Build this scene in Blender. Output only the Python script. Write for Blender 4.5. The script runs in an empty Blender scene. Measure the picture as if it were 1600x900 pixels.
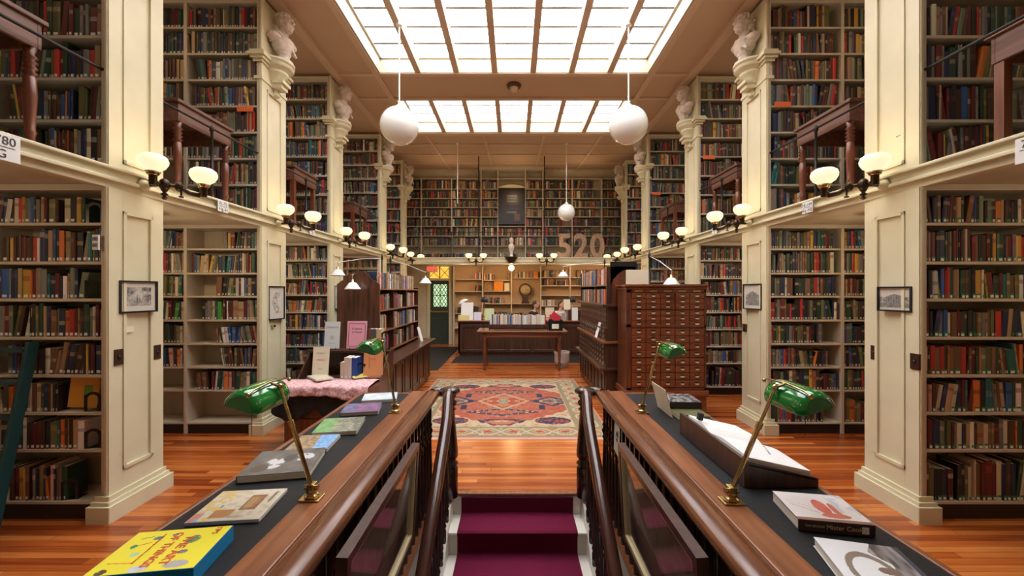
import bpy, math, random
import numpy as np
from mathutils import Vector, Matrix

# ---------------------------------------------------------------- camera, world, light, exposure
SC = bpy.context.scene
COL = SC.collection
F, CX0, CY0, H = 640.0, 803.0, 455.0, 1.85
cd = bpy.data.cameras.new('camera'); cam = bpy.data.objects.new('camera', cd); COL.objects.link(cam)
cam.location = (0, 0, H); cam.rotation_euler = (math.pi/2, 0, 0)
cd.sensor_fit = 'HORIZONTAL'; cd.sensor_width = 36.0; cd.lens = 36.0*F/1600.0
cd.shift_x = -3.0/1600.0; cd.shift_y = 5.0/1600.0
cd.clip_start = 0.05; cd.clip_end = 100
SC.camera = cam
SC.view_settings.view_transform = 'Standard'; SC.view_settings.look = 'None'
SC.view_settings.gamma = 1.0; SC.view_settings.use_curve_mapping = False
SC.view_settings.exposure = 0.78
SKY_STRENGTH = 5.5        # brightness of the daylit skylight panes
SCONCE_W = 1.5
ALCOVE_W = 7.0
W = bpy.data.worlds.new('world'); SC.world = W; W.use_nodes = True
wn = W.node_tree.nodes; wl = W.node_tree.links
bgn = wn['Background']; sky = wn.new('ShaderNodeTexSky'); sky.sky_type = 'NISHITA'
sky.sun_disc = False; sky.sun_elevation = math.radians(40)
wl.new(sky.outputs[0], bgn.inputs[0]); bgn.inputs[1].default_value = 0.35

def point(name, loc, w, col=(1, .78, .52), r=.05):
    l = bpy.data.lights.new(name, 'POINT'); l.energy = w; l.color = col; l.shadow_soft_size = r
    o = bpy.data.objects.new(name, l); COL.objects.link(o); o.location = loc; return o

# ---------------------------------------------------------------- helpers
R = random.Random(7)
ORG = {}
def rad(a): return math.radians(a)
def P(px, py, y): return Vector(((px-CX0)*y/F, y, H-(py-CY0)*y/F))
def atz(px, py, z):
    y = (H-z)*F/(py-CY0); return Vector(((px-CX0)*y/F, y, z))

class MB:
    def __init__(s): s.v = []; s.f = []; s.m = []; s.sm = []
    def add(s, vs, fs, m=0, smooth=False, M=None):
        b = len(s.v)
        for p in vs:
            p = Vector(p)
            if M is not None: p = M @ p
            s.v.append(tuple(p))
        for f in fs:
            s.f.append([b+i for i in f]); s.m.append(m); s.sm.append(smooth)
        return s
    def box(s, x0, x1, y0, y1, z0, z1, m=0, M=None):
        if x0 > x1: x0, x1 = x1, x0
        if y0 > y1: y0, y1 = y1, y0
        if z0 > z1: z0, z1 = z1, z0
        return s.add([(x0,y0,z0),(x1,y0,z0),(x1,y1,z0),(x0,y1,z0),(x0,y0,z1),(x1,y0,z1),(x1,y1,z1),(x0,y1,z1)],
            [(0,3,2,1),(4,5,6,7),(0,1,5,4),(1,2,6,5),(2,3,7,6),(3,0,4,7)], m, False, M)
    def prism(s, poly, a0, a1, ax='z', m=0, M=None, smooth=False):
        def q(p, a): return {'z': (p[0],p[1],a), 'y': (p[0],a,p[1]), 'x': (a,p[0],p[1])}[ax]
        n = len(poly)
        vs = [q(p,a0) for p in poly]+[q(p,a1) for p in poly]
        s.add(vs, [list(range(n))[::-1], [n+i for i in range(n)]], m, False, M)
        s.add(vs, [(i,(i+1)%n,n+(i+1)%n,n+i) for i in range(n)], m, smooth, M)
        return s
    def lathe(s, prof, c=(0,0,0), n=16, m=0, M=None, sx=1, sy=1, smooth=True):
        k = len(prof); vs = []
        for r, z in prof:
            for i in range(n):
                a = 2*math.pi*i/n; vs.append((c[0]+r*sx*math.cos(a), c[1]+r*sy*math.sin(a), c[2]+z))
        fs = []
        for j in range(k-1):
            for i in range(n):
                fs.append((j*n+i, j*n+(i+1)%n, (j+1)*n+(i+1)%n, (j+1)*n+i))
        s.add(vs, fs, m, smooth, M)
        b = len(s.v)-k*n
        s.f.append([b+i for i in range(n)][::-1]); s.m.append(m); s.sm.append(False)
        s.f.append([b+(k-1)*n+i for i in range(n)]); s.m.append(m); s.sm.append(False)
        return s
    def ell(s, c, r, m=0, M=None, n=14, k=9):
        if not isinstance(r, (tuple, list)): r = (r, r, r)
        T = Matrix.Translation(c) @ Matrix.Diagonal((r[0], r[1], r[2], 1))
        if M is not None: T = M @ T
        prof = [(max(1e-3, math.sin(math.pi*i/k)), -math.cos(math.pi*i/k)) for i in range(k+1)]
        return s.lathe(prof, (0,0,0), n, m, T)
    def tube(s, pts, r, n=8, m=0, M=None, sx=1.0):
        pts = [Vector(p) for p in pts]; k = len(pts)
        rs = r if isinstance(r, (list, tuple)) else [r]*k
        vs = []; prev = None
        for i, p in enumerate(pts):
            d = (pts[min(i+1,k-1)]-pts[max(i-1,0)]).normalized()
            if prev is None:
                u = d.cross(Vector((0,0,1)))
                if u.length < .1: u = d.cross(Vector((0,1,0)))
            else: u = prev - d*prev.dot(d)
            u.normalize(); prev = u; w = d.cross(u)
            for j in range(n):
                a = 2*math.pi*j/n; vs.append(p+u*rs[i]*sx*math.cos(a)+w*rs[i]*math.sin(a))
        fs = [(i*n+j, i*n+(j+1)%n, (i+1)*n+(j+1)%n, (i+1)*n+j) for i in range(k-1) for j in range(n)]
        s.add(vs, fs, m, True, M)
        s.add(vs[:n], [list(range(n))[::-1]], m, False, M); s.add(vs[-n:], [list(range(n))], m, False, M)
        return s
    def build(s, name, mats, parent=None, bevel=0, seg=2, remesh=0, local=False):
        if not isinstance(mats, (list, tuple)): mats = [mats]
        if parent is not None: o0 = ORG.get(parent.name, Vector((0,0,0)))
        elif local: o0 = Vector((0,0,0))
        else:
            a = np.array(s.v); o0 = Vector(((a[:,0].min()+a[:,0].max())/2, (a[:,1].min()+a[:,1].max())/2, a[:,2].min()))
        me = bpy.data.meshes.new(name)
        me.from_pydata([(p[0]-o0[0], p[1]-o0[1], p[2]-o0[2]) for p in s.v], [], s.f)
        for mt in mats: me.materials.append(mt)
        me.polygons.foreach_set('material_index', s.m); me.polygons.foreach_set('use_smooth', s.sm)
        me.update()
        o = bpy.data.objects.new(name, me); COL.objects.link(o)
        if parent is not None: o.parent = parent
        else: o.location = o0
        ORG[o.name] = o0
        if remesh:
            md = o.modifiers.new('fuse', 'REMESH'); md.mode = 'VOXEL'; md.voxel_size = remesh; md.use_smooth_shade = True
            sm = o.modifiers.new('relax', 'SMOOTH'); sm.iterations = 3; sm.factor = .5
        if bevel:
            b = o.modifiers.new('soft_edges', 'BEVEL'); b.width = bevel; b.segments = seg; b.limit_method = 'ANGLE'; b.angle_limit = rad(40)
        return o

def tag(o, label=None, cat=None, group=None, kind=None):
    if label: o['label'] = label
    if cat: o['category'] = cat
    if group: o['group'] = group
    if kind: o['kind'] = kind
    return o
def thing(name, label, cat, loc=(0,0,0), group=None, rz=0):
    o = bpy.data.objects.new(name, None); COL.objects.link(o); o.location = loc; o.rotation_euler = (0,0,rz)
    o.empty_display_size = .05
    ORG[o.name] = Vector(loc) if rz == 0 else Vector((0,0,0))
    return tag(o, label, cat, group)
def copy_tree(o, parent=None, loc=None, rz=None, label=None, mirror=False):
    c = o.copy(); COL.objects.link(c); c.parent = parent
    if loc is not None: c.location = loc
    if rz is not None: c.rotation_euler = (0,0,rz)
    if mirror: c.scale = (-1,1,1)
    if label: c['label'] = label
    for ch in list(o.children): copy_tree(ch, c)
    return c

# ---------------------------------------------------------------- materials
def mat(name, col, rough=.5, metal=0, var=.0, scale=8, bump=0, coat=0, emis=None, es=0, stretch=None, trans=0, ior=1.45, spec=.5, col2=None):
    m = bpy.data.materials.new(name); m.use_nodes = True
    nt = m.node_tree; b = nt.nodes['Principled BSDF']
    b.inputs['Base Color'].default_value = (*col, 1); b.inputs['Roughness'].default_value = rough
    b.inputs['Metallic'].default_value = metal; b.inputs['Coat Weight'].default_value = coat
    b.inputs['Coat Roughness'].default_value = .12
    b.inputs['Specular IOR Level'].default_value = spec
    if trans: b.inputs['Transmission Weight'].default_value = trans; b.inputs['IOR'].default_value = ior
    if emis: b.inputs['Emission Color'].default_value = (*emis, 1); b.inputs['Emission Strength'].default_value = es
    if var or bump or col2:
        tc = nt.nodes.new('ShaderNodeTexCoord'); mp = nt.nodes.new('ShaderNodeMapping')
        nt.links.new(tc.outputs['Object'], mp.inputs[0])
        if stretch: mp.inputs['Scale'].default_value = stretch
        nz = nt.nodes.new('ShaderNodeTexNoise'); nz.inputs['Scale'].default_value = scale; nz.inputs['Detail'].default_value = 5
        nt.links.new(mp.outputs[0], nz.inputs['Vector'])
        rp = nt.nodes.new('ShaderNodeValToRGB')
        a = [max(0, c*(1-var)) for c in col]; d = col2 or [min(1, c*(1+var)) for c in col]
        rp.color_ramp.elements[0].position = .3; rp.color_ramp.elements[1].position = .7
        rp.color_ramp.elements[0].color = (*a, 1); rp.color_ramp.elements[1].color = (*d, 1)
        nt.links.new(nz.outputs[0], rp.inputs[0]); nt.links.new(rp.outputs[0], b.inputs['Base Color'])
        if bump:
            bp = nt.nodes.new('ShaderNodeBump'); bp.inputs['Strength'].default_value = bump; bp.inputs['Distance'].default_value = .01
            nt.links.new(nz.outputs[0], bp.inputs['Height']); nt.links.new(bp.outputs[0], b.inputs['Normal'])
    return m
def attr_mat(name, rough=.6, bump=0, scale=300):
    m = bpy.data.materials.new(name); m.use_nodes = True
    nt = m.node_tree; b = nt.nodes['Principled BSDF']; b.inputs['Roughness'].default_value = rough
    at = nt.nodes.new('ShaderNodeAttribute'); at.attribute_name = 'tint'
    nt.links.new(at.outputs['Color'], b.inputs['Base Color'])
    if bump:
        nz = nt.nodes.new('ShaderNodeTexNoise'); nz.inputs['Scale'].default_value = scale
        tc = nt.nodes.new('ShaderNodeTexCoord'); nt.links.new(tc.outputs['Object'], nz.inputs['Vector'])
        bp = nt.nodes.new('ShaderNodeBump'); bp.inputs['Strength'].default_value = bump; bp.inputs['Distance'].default_value = .004
        nt.links.new(nz.outputs[0], bp.inputs['Height']); nt.links.new(bp.outputs[0], b.inputs['Normal'])
    return m
def wood(name, c1, c2, rough=.3, coat=.3, axis='y', scale=3.0):
    st = {'x': (.6, 9, 9), 'y': (9, .6, 9), 'z': (9, 9, .6)}[axis]
    return mat(name, c1, rough, 0, .1, scale, .012, coat, stretch=st, col2=c2)
def floor_mat():
    m = bpy.data.materials.new('floor_boards'); m.use_nodes = True; nt = m.node_tree; N = nt.nodes; L = nt.links
    b = N['Principled BSDF']; b.inputs['Roughness'].default_value = .24
    b.inputs['Coat Weight'].default_value = .15; b.inputs['Coat Roughness'].default_value = .2
    tc = N.new('ShaderNodeTexCoord')
    br = N.new('ShaderNodeTexBrick'); br.inputs['Scale'].default_value = 1.0
    br.inputs['Brick Width'].default_value = 2.6; br.inputs['Row Height'].default_value = .066; br.inputs['Mortar Size'].default_value = .0016
    br.offset = 0.0; br.inputs['Color1'].default_value = (.0,.0,.0,1); br.inputs['Color2'].default_value = (1,1,1,1); br.inputs['Mortar'].default_value = (.5,.5,.5,1)
    br.inputs['Bias'].default_value = 0.0
    sp = N.new('ShaderNodeSeparateXYZ'); L.new(tc.outputs['Object'], sp.inputs[0])
    dv = N.new('ShaderNodeMath'); dv.operation = 'DIVIDE'; dv.inputs[1].default_value = .066; L.new(sp.outputs[1], dv.inputs[0])
    fl = N.new('ShaderNodeMath'); fl.operation = 'FLOOR'; L.new(dv.outputs[0], fl.inputs[0])
    wh = N.new('ShaderNodeTexWhiteNoise'); wh.noise_dimensions = '1D'; L.new(fl.outputs[0], wh.inputs['W'])
    ma = N.new('ShaderNodeMath'); ma.operation = 'MULTIPLY_ADD'; ma.inputs[1].default_value = 5.2; L.new(wh.outputs[0], ma.inputs[0]); L.new(sp.outputs[0], ma.inputs[2])
    cb = N.new('ShaderNodeCombineXYZ'); L.new(ma.outputs[0], cb.inputs[0]); L.new(sp.outputs[1], cb.inputs[1]); L.new(cb.outputs[0], br.inputs['Vector'])
    mp = N.new('ShaderNodeMapping'); mp.inputs['Scale'].default_value = (1.2, 26, 1); L.new(tc.outputs['Object'], mp.inputs[0])
    nz = N.new('ShaderNodeTexNoise'); nz.inputs['Scale'].default_value = 1.6; nz.inputs['Detail'].default_value = 7; L.new(mp.outputs[0], nz.inputs['Vector'])
    mx = N.new('ShaderNodeMix'); mx.data_type = 'RGBA'; mx.inputs[0].default_value = .5
    L.new(br.outputs['Color'], mx.inputs[6]); L.new(nz.outputs[0], mx.inputs[7])
    rp = N.new('ShaderNodeValToRGB'); e = rp.color_ramp.elements
    e[0].position = .22; e[0].color = (.20,.034,.007,1); e[1].position = .85; e[1].color = (.62,.22,.05,1)
    k = e.new(.5); k.color = (.42,.098,.018,1)
    L.new(mx.outputs[2], rp.inputs[0])
    m2 = N.new('ShaderNodeMix'); m2.data_type = 'RGBA'; m2.inputs[7].default_value = (.09,.03,.01,1)
    L.new(br.outputs['Fac'], m2.inputs[0]); L.new(rp.outputs[0], m2.inputs[6]); L.new(m2.outputs[2], b.inputs['Base Color'])
    bp = N.new('ShaderNodeBump'); bp.inputs['Strength'].default_value = .12; bp.inputs['Distance'].default_value = .004
    L.new(nz.outputs[0], bp.inputs['Height']); L.new(bp.outputs[0], b.inputs['Normal'])
    return m

M = {}
M['cream'] = mat('cream_paint', (.68,.635,.44), .42, var=.05, scale=3, bump=.04)
M['cream_dk'] = mat('cream_paint_worn', (.64,.58,.43), .5, var=.08, scale=4)
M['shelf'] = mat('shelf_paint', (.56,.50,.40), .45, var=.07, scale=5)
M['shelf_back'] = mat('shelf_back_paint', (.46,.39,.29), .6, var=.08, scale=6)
M['ceil'] = mat('ceiling_paint', (.58,.40,.27), .7, var=.04, scale=2)
M['ceil_rib'] = mat('ceiling_moulding_paint', (.66,.48,.34), .6, var=.03, scale=2)
M['reveal'] = mat('skylight_reveal_paint', (.50,.44,.34), .6, var=.03, scale=5)
M['white'] = mat('white_gloss_paint', (.80,.76,.68), .35, var=.03, scale=5)
M['floor'] = floor_mat()
M['black'] = mat('black_paint', (.012,.012,.013), .3, var=.2, scale=20)
M['leather'] = mat('black_leather', (.014,.015,.017), .5, var=.25, scale=60, bump=.08, spec=.22)
M['rail'] = wood('handrail_wood', (.085,.024,.009), (.18,.058,.020), .26, .25)
M['raildk'] = mat('dark_polished_rail', (.055,.018,.012), .20, var=.25, scale=2.5, coat=.4)
M['desk'] = wood('desk_wood', (.16,.046,.014), (.30,.10,.032), .36, .10)
M['dark'] = wood('dark_turned_wood', (.018,.008,.005), (.05,.018,.010), .25, .4, 'z')
M['mahog'] = wood('mahogany', (.075,.018,.008), (.16,.045,.018), .28, .4, 'z')
M['mahog_x'] = wood('mahogany_long', (.12,.028,.010), (.25,.07,.025), .28, .4, 'x')
M['walnut'] = wood('walnut', (.035,.014,.008), (.085,.032,.016), .35, .25, 'z')
M['tablewood'] = wood('table_wood', (.17,.055,.022), (.30,.11,.045), .3, .3, 'x')
M['oldwood'] = wood('gallery_table_wood', (.095,.034,.020), (.19,.075,.045), .45, .08, 'y')
M['turned'] = wood('turned_leg_wood', (.11,.028,.012), (.22,.065,.028), .35, .2, 'z')
M['brass'] = mat('brass', (.50,.38,.18), .22, 1.0, var=.25, scale=30)
M['iron'] = mat('black_iron', (.03,.027,.025), .45, .6)
M['bronze'] = mat('dark_bronze', (.055,.038,.026), .4, .8)
M['plate'] = mat('switch_plate_brown', (.07,.028,.018), .35, .4)
M['steel'] = mat('steel', (.55,.55,.55), .3, 1)
M['pull'] = mat('worn_metal_pull', (.66,.63,.56), .35, .5)
M['opal'] = mat('lit_opal_glass', (.50,.42,.28), .3, emis=(1,.80,.52), es=.62)
M['bulb'] = mat('lit_bulb', (1,.8,.5), .3, emis=(1,.66,.28), es=14)
M['globe'] = mat('white_opal_globe', (.86,.86,.83), .12, coat=.6)
M['milk'] = mat('milk_glass', (.86,.88,.90), .18, coat=.4)
M['green'] = mat('green_cased_glass', (.001,.20,.03), .10, coat=1.0, var=.15, scale=6)
M['plaster'] = mat('bust_plaster', (.68,.60,.53), .6, var=.12, scale=14, bump=.06)
M['carpet'] = mat('stair_carpet', (.13,.010,.035), .95, var=.25, scale=260, bump=.3, spec=.1)
M['mat'] = mat('rubber_mat', (.012,.013,.016), .8, var=.3, scale=120, bump=.2)
M['pages'] = mat('page_edges', (.74,.69,.60), .8, var=.06, scale=160)
M['paper'] = mat('white_paper', (.82,.82,.82), .6)
M['card'] = mat('cream_card', (.80,.74,.58), .7)
M['orange'] = mat('orange_card', (.78,.17,.05), .6)
M['pink'] = mat('pink_card', (.80,.36,.47), .6)
mat_green = mat('green_spine_label', (.02,.24,.07), .5)
M['ink'] = mat('black_ink', (.03,.03,.035), .7)
M['redink'] = mat('red_ink', (.72,.10,.05), .6)
M['gold'] = mat('gilt_print', (.62,.50,.28), .4)
M['teal'] = mat('teal_ladder_paint', (.008,.055,.060), .35, coat=.2)
M['tint'] = attr_mat('printed_cover', .32)
M['art'] = attr_mat('printed_paper', .6)
M['rug'] = attr_mat('rug_pile', .95, .4, 420)
M['book'] = attr_mat('book_cloth', .5)
M['glassy'] = mat('picture_glass', (1,1,1), .02, trans=1.0, ior=1.45)
M['clothpink'] = mat('pink_patterned_cloth', (.52,.16,.20), .85, scale=38, col2=(.82,.66,.66), bump=.2)
M['clothblack'] = mat('black_cloth', (.014,.014,.018), .9, var=.3, scale=40, bump=.2)
M['plastic'] = mat('clear_plastic', (.80,.80,.82), .22, trans=.35, ior=1.2)
M['skin'] = mat('skin', (.62,.36,.26), .5)
M['hair'] = mat('dark_hair', (.03,.016,.010), .5, var=.3, scale=60)
M['shirt'] = mat('white_shirt', (.70,.70,.74), .8, var=.05, scale=20)
M['shirtdk'] = mat('dark_jumper', (.02,.022,.03), .8, var=.2, scale=20)
M['jeans'] = mat('dark_trousers', (.03,.04,.07), .8)
M['doorgreen'] = mat('green_door_paint', (.035,.055,.042), .4, var=.1, scale=5)
M['skypane'] = mat('daylit_skylight_pane', (.9,.92,.95), .4, emis=(.93,.96,1.0), es=SKY_STRENGTH)
M['leaded'] = mat('daylit_leaded_pane', (.6,.7,.6), .4, emis=(.55,.85,.48), es=.55, var=0)
M['amber'] = mat('amber_lit_transom', (.8,.5,.1), .4, emis=(1,.52,.07), es=.6)
M['shadeblack'] = mat('black_lamp_shade', (.02,.025,.035), .5)
M['marquee'] = mat('weathered_sheet_letter', (.42,.27,.17), .55, .3, var=.35, scale=25, bump=.15)
M['screen'] = mat('dark_screen', (.02,.02,.03), .2)
M['orangebox'] = mat('orange_box_card', (.85,.30,.03), .6)
M['slot'] = mat('brass_label_frame', (.45,.33,.16), .35, .9)

def tinted(me, cols):
    a = me.attributes.new('tint', 'FLOAT_COLOR', 'FACE'); a.data.foreach_set('color', np.asarray(cols, dtype=np.float32).ravel())
def picture_mesh(name, w, h, nx, ny, fn, parent, place, mt=None, thick=.0015):
    """a printed sheet w x h in its own x,z plane (facing -y), coloured cell by cell by fn(u, v); place: Matrix"""
    vs = []; fs = []
    for j in range(ny+1):
        for i in range(nx+1): vs.append(place @ Vector((w*(i/nx-.5), 0, h*j/ny)))
    for j in range(ny):
        for i in range(nx):
            a = j*(nx+1)+i; fs.append((a, a+1, a+nx+2, a+nx+1))
    cols = [(*fn((i+.5)/nx, (j+.5)/ny), 1) for j in range(ny) for i in range(nx)]
    b = len(vs)
    for x, z in ((-w/2,0),(w/2,0),(w/2,h),(-w/2,h)): vs.append(place @ Vector((x,thick,z)))
    fs += [(b+3,b+2,b+1,b), (b,b+1,nx,0), (b+2,b+3,ny*(nx+1),(ny+1)*(nx+1)-1), (b+1,b+2,(ny+1)*(nx+1)-1,nx), (b+3,b,0,ny*(nx+1))]
    cols += [(.75,.72,.66,1)]*5
    o0 = ORG.get(parent.name) if parent is not None else place @ Vector((0,0,0))
    me = bpy.data.meshes.new(name); me.from_pydata([tuple(v-o0) for v in vs], [], fs); me.materials.append(mt or M['art']); tinted(me, cols)
    o = bpy.data.objects.new(name, me); COL.objects.link(o); ORG[o.name] = o0
    if parent is not None: o.parent = parent
    else: o.location = o0
    return o
def font_mesh(name, body, size, extrude, align='CENTER', bold=0, aligny='CENTER', bev=0):
    c = bpy.data.curves.new(name, 'FONT'); c.body = body; c.size = size; c.extrude = extrude; c.align_x = align; c.align_y = aligny; c.offset = bold; c.bevel_depth = bev
    c.resolution_u = 3; o = bpy.data.objects.new('tmp', c); COL.objects.link(o)
    me = bpy.data.meshes.new_from_object(o.evaluated_get(bpy.context.evaluated_depsgraph_get()))
    bpy.data.objects.remove(o); bpy.data.curves.remove(c); me.name = name; return me
def text(s, size, place, mt, parent, name='lettering', extrude=.0004, align='CENTER', bold=0):
    me = font_mesh(name, s, size, extrude, align, bold); me.materials.clear(); me.materials.append(mt)
    o = bpy.data.objects.new(name, me); COL.objects.link(o)
    o0 = ORG.get(parent.name, Vector((0,0,0))) if parent is not None else Vector((0,0,0))
    if parent is not None: o.parent = parent
    o.matrix_basis = Matrix.Translation(-o0) @ place
    return o
# orientation of text / sheets that face -y (towards the hall's near end), +x or -x
FACE_Y = Matrix.Rotation(rad(90), 4, 'X')
def facing(side): return Matrix.Rotation(rad(90)*(1 if side < 0 else -1), 4, 'Z')   # sheet facing -y turned to face the middle of the hall
def vnoise(x, y, s=0):
    def h(i, j):
        n = math.sin(i*127.1+j*311.7+s*74.7)*43758.5453; return n-math.floor(n)
    i, j = math.floor(x), math.floor(y); u, v = x-i, y-j; u = u*u*(3-2*u); v = v*v*(3-2*v)
    return (h(i,j)*(1-u)+h(i+1,j)*u)*(1-v)+(h(i,j+1)*(1-u)+h(i+1,j+1)*u)*v
def mixc(a, b, t): t = max(0, min(1, t)); return tuple(a[k]*(1-t)+b[k]*t for k in range(3))

# ---------------------------------------------------------------- measurements of the hall
SX = 3.30                    # inner face of the pilasters
PY = [(3.30,3.85),(5.30,5.92),(7.30,7.90),(10.0,10.6),(12.0,12.6)]
GZ = 2.82                    # gallery floor
CEIL = 5.75
YB = 14.3                    # back wall
XO = 5.5                     # outer walls
CC = .03                     # middle of the stair
LOW = [.15,.57,.87,1.175,1.48,1.79,2.09,2.405]
UPP = [2.90,3.24,3.58,3.92,4.26,4.60,4.94,5.28]
SIDE = {-1: 'ladder side', 1: 'catalogue side'}
BAYS = ['nearest', 'second', 'third', 'fourth', 'last']

# ---------------------------------------------------------------- room shell
def structure(o): o['kind'] = 'structure'; return o
WX = .80; WY0, WY1 = -1.4, 3.78
b = MB()
b.box(-XO, CC-WX, WY0, WY1, -.2, 0); b.box(CC+WX, XO, WY0, WY1, -.2, 0)
b.box(-XO, XO, WY1, YB, -.2, 0); b.box(-XO, XO, -2.5, WY0, -.2, 0)
structure(b.build('floor', M['floor'], local=True))
for s, n in ((-1,'wall_left'), (1,'wall_right')):
    structure(MB().box(s*XO, s*(XO+.2), -2.7, YB+.2, -.2, 6.6).build(n, M['cream_dk']))
# back wall with its door opening
DX0, DX1, DZ = -2.93, -2.27, 2.45
b = MB()
b.box(-XO, DX0-.1, YB, YB+.2, -.2, 6.6); b.box(DX1+.06, XO, YB, YB+.2, -.2, 6.6); b.box(DX0-.1, DX1+.06, YB, YB+.2, 2.82, 6.6)
structure(b.build('wall_back', M['cream_dk']))
structure(MB().box(-XO-.2, XO+.2, -2.7, -2.5, -.2, 6.6).build('wall_near', M['cream_dk']))
b = MB()
b.box(CC-WX-.06, CC-WX, WY0, WY1, -2.6, -.005); b.box(CC+WX, CC+WX+.06, WY0, WY1, -2.6, -.005)
b.box(CC-WX-.06, CC+WX+.06, WY1, WY1+.06, -2.6, -.21); b.box(CC-WX-.06, CC+WX+.06, WY0-.06, WY0, -2.6, -.21)
b.box(CC-WX-.06, CC+WX+.06, WY0-.06, WY1+.06, -2.66, -2.6)
structure(b.build('wall_stairwell', M['white']))

# ceiling: flat slab pieces around the two skylights, rising over the far end
SKX = 2.39
SK = [(2.2, 7.28), (8.32, 10.0)]
b = MB()
T = .12
b.box(-XO, -SKX, -2.7, 10.0, CEIL, CEIL+T); b.box(SKX, XO, -2.7, 10.0, CEIL, CEIL+T)
b.box(-SKX, SKX, -2.7, SK[0][0], CEIL, CEIL+T); b.box(-SKX, SKX, SK[0][1], SK[1][0], CEIL, CEIL+T)
b.prism([(10.0,CEIL),(YB+.2,CEIL+.37),(YB+.2,CEIL+.49),(10.0,CEIL+T)], -XO, XO, 'x')
structure(b.build('ceiling', M['ceil']))
b = MB()
for s in (-1, 1):
    b.box(s*(SKX+.02), s*(SKX+.12), -2.5, 10.0, CEIL-.035, CEIL); b.box(s*3.12, s*3.26, -2.5, 10.0, CEIL-.05, CEIL)
    for y in (1.6, SK[0][1]+.06, SK[1][0]-.06, 10.0): b.box(s*(SKX-.02), s*3.14, y-.04, y+.04, CEIL-.03, CEIL)
for y in (SK[0][1]+.05, SK[1][0]-.05): b.box(-SKX, SKX, y-.05, y+.05, CEIL-.035, CEIL)
b.box(-3.2, 3.2, 10.02, 10.16, CEIL-.04, CEIL+.02)
def cz(y): return CEIL+max(0, y-10.0)*.37/4.5
for y in (11.1, 12.2, 13.3): b.box(-XO, XO, y-.03, y+.03, cz(y)-.03, cz(y)+.02)
for x in (-2.2, -.75, .75, 2.2): b.prism([(10.1,CEIL-.025),(YB,cz(YB)-.025),(YB,cz(YB)+.02),(10.1,CEIL+.02)], x-.035, x+.035, 'x')
structure(b.build('trim_1', M['ceil_rib']))

# skylights: wells, ribs, glazing bars, panes
for i, (y0, y1) in enumerate(SK):
    t = thing('window_%d' % (i+1), None, None, (0, y0, CEIL)); t['kind'] = 'structure'
    zt = 6.02
    b = MB()
    b.box(-SKX-.05, -SKX+.012, y0-.05, y1+.05, CEIL-.02, zt); b.box(SKX-.012, SKX+.05, y0-.05, y1+.05, CEIL-.02, zt)
    b.box(-SKX, SKX, y0-.05, y0+.012, CEIL-.02, zt); b.box(-SKX, SKX, y1-.012, y1+.05, CEIL-.02, zt)
    b.box(-SKX, -SKX+.05, y0, y1, zt-.05, zt); b.box(SKX-.05, SKX, y0, y1, zt-.05, zt); b.box(-SKX, SKX, y1-.04, y1, zt-.05, zt)
    b.build('window_frame', M['reveal'], t)
    b = MB()
    for k in range(1, 7):
        x = -SKX+k*2*SKX/7; b.box(x-.05, x+.05, y0, y1, CEIL-.015, CEIL+.03); b.box(x-.032, x+.032, y0, y1, CEIL+.03, zt)
    b.build('rib', M['ceil_rib'], t)
    b = MB(); y = y1-.43
    while y > y0:
        b.box(-SKX+.03, SKX-.03, y-.026, y+.026, zt-.03, zt-.004); y -= .43
    b.build('glazing_bar', mat('grey_glazing_bar_%d' % i, (.34,.35,.36), .5), t)
    MB().box(-SKX, SKX, y0, y1, zt, zt+.01).build('pane', M['skypane'], t)

# ---------------------------------------------------------------- galleries
for s, n in ((-1,'left'), (1,'right')):
    b = MB(); x = s*(SX+.02)
    b.box(x, s*XO, -2.5, YB, GZ-.10, GZ)
    structure(b.build('gallery_floor_slab', M['cream_dk'])).name = 'gallery_slab'
    b = MB()
    b.box(s*(SX-.04), s*(SX+.02), -2.5, 12.4, GZ-.055, GZ+.035); b.box(s*(SX-.075), s*(SX+.02), -2.5, 12.4, GZ+.015, GZ+.04)
    b.box(s*(SX-.06), s*(SX+.02), -2.5, 12.4, GZ-.075, GZ-.045); b.box(s*(SX-.02), s*(SX+.06), -2.5, 12.4, GZ-.13, GZ-.07)
    structure(b.build('trim_2' if s < 0 else 'trim_3', M['cream'], bevel=.006))
b = MB(); b.box(-SX, SX, 12.4, YB, GZ-.10, GZ); structure(b.build('gallery_slab', M['cream_dk']))
b = MB(); b.box(-SX, SX, 12.34, 12.41, GZ-.10, GZ+.04); b.box(-SX, SX, 12.31, 12.41, GZ+.01, GZ+.045); b.box(-SX, SX, 12.36, 12.42, GZ-.15, GZ-.08)
structure(b.build('trim_4', M['cream'], bevel=.006))

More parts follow.
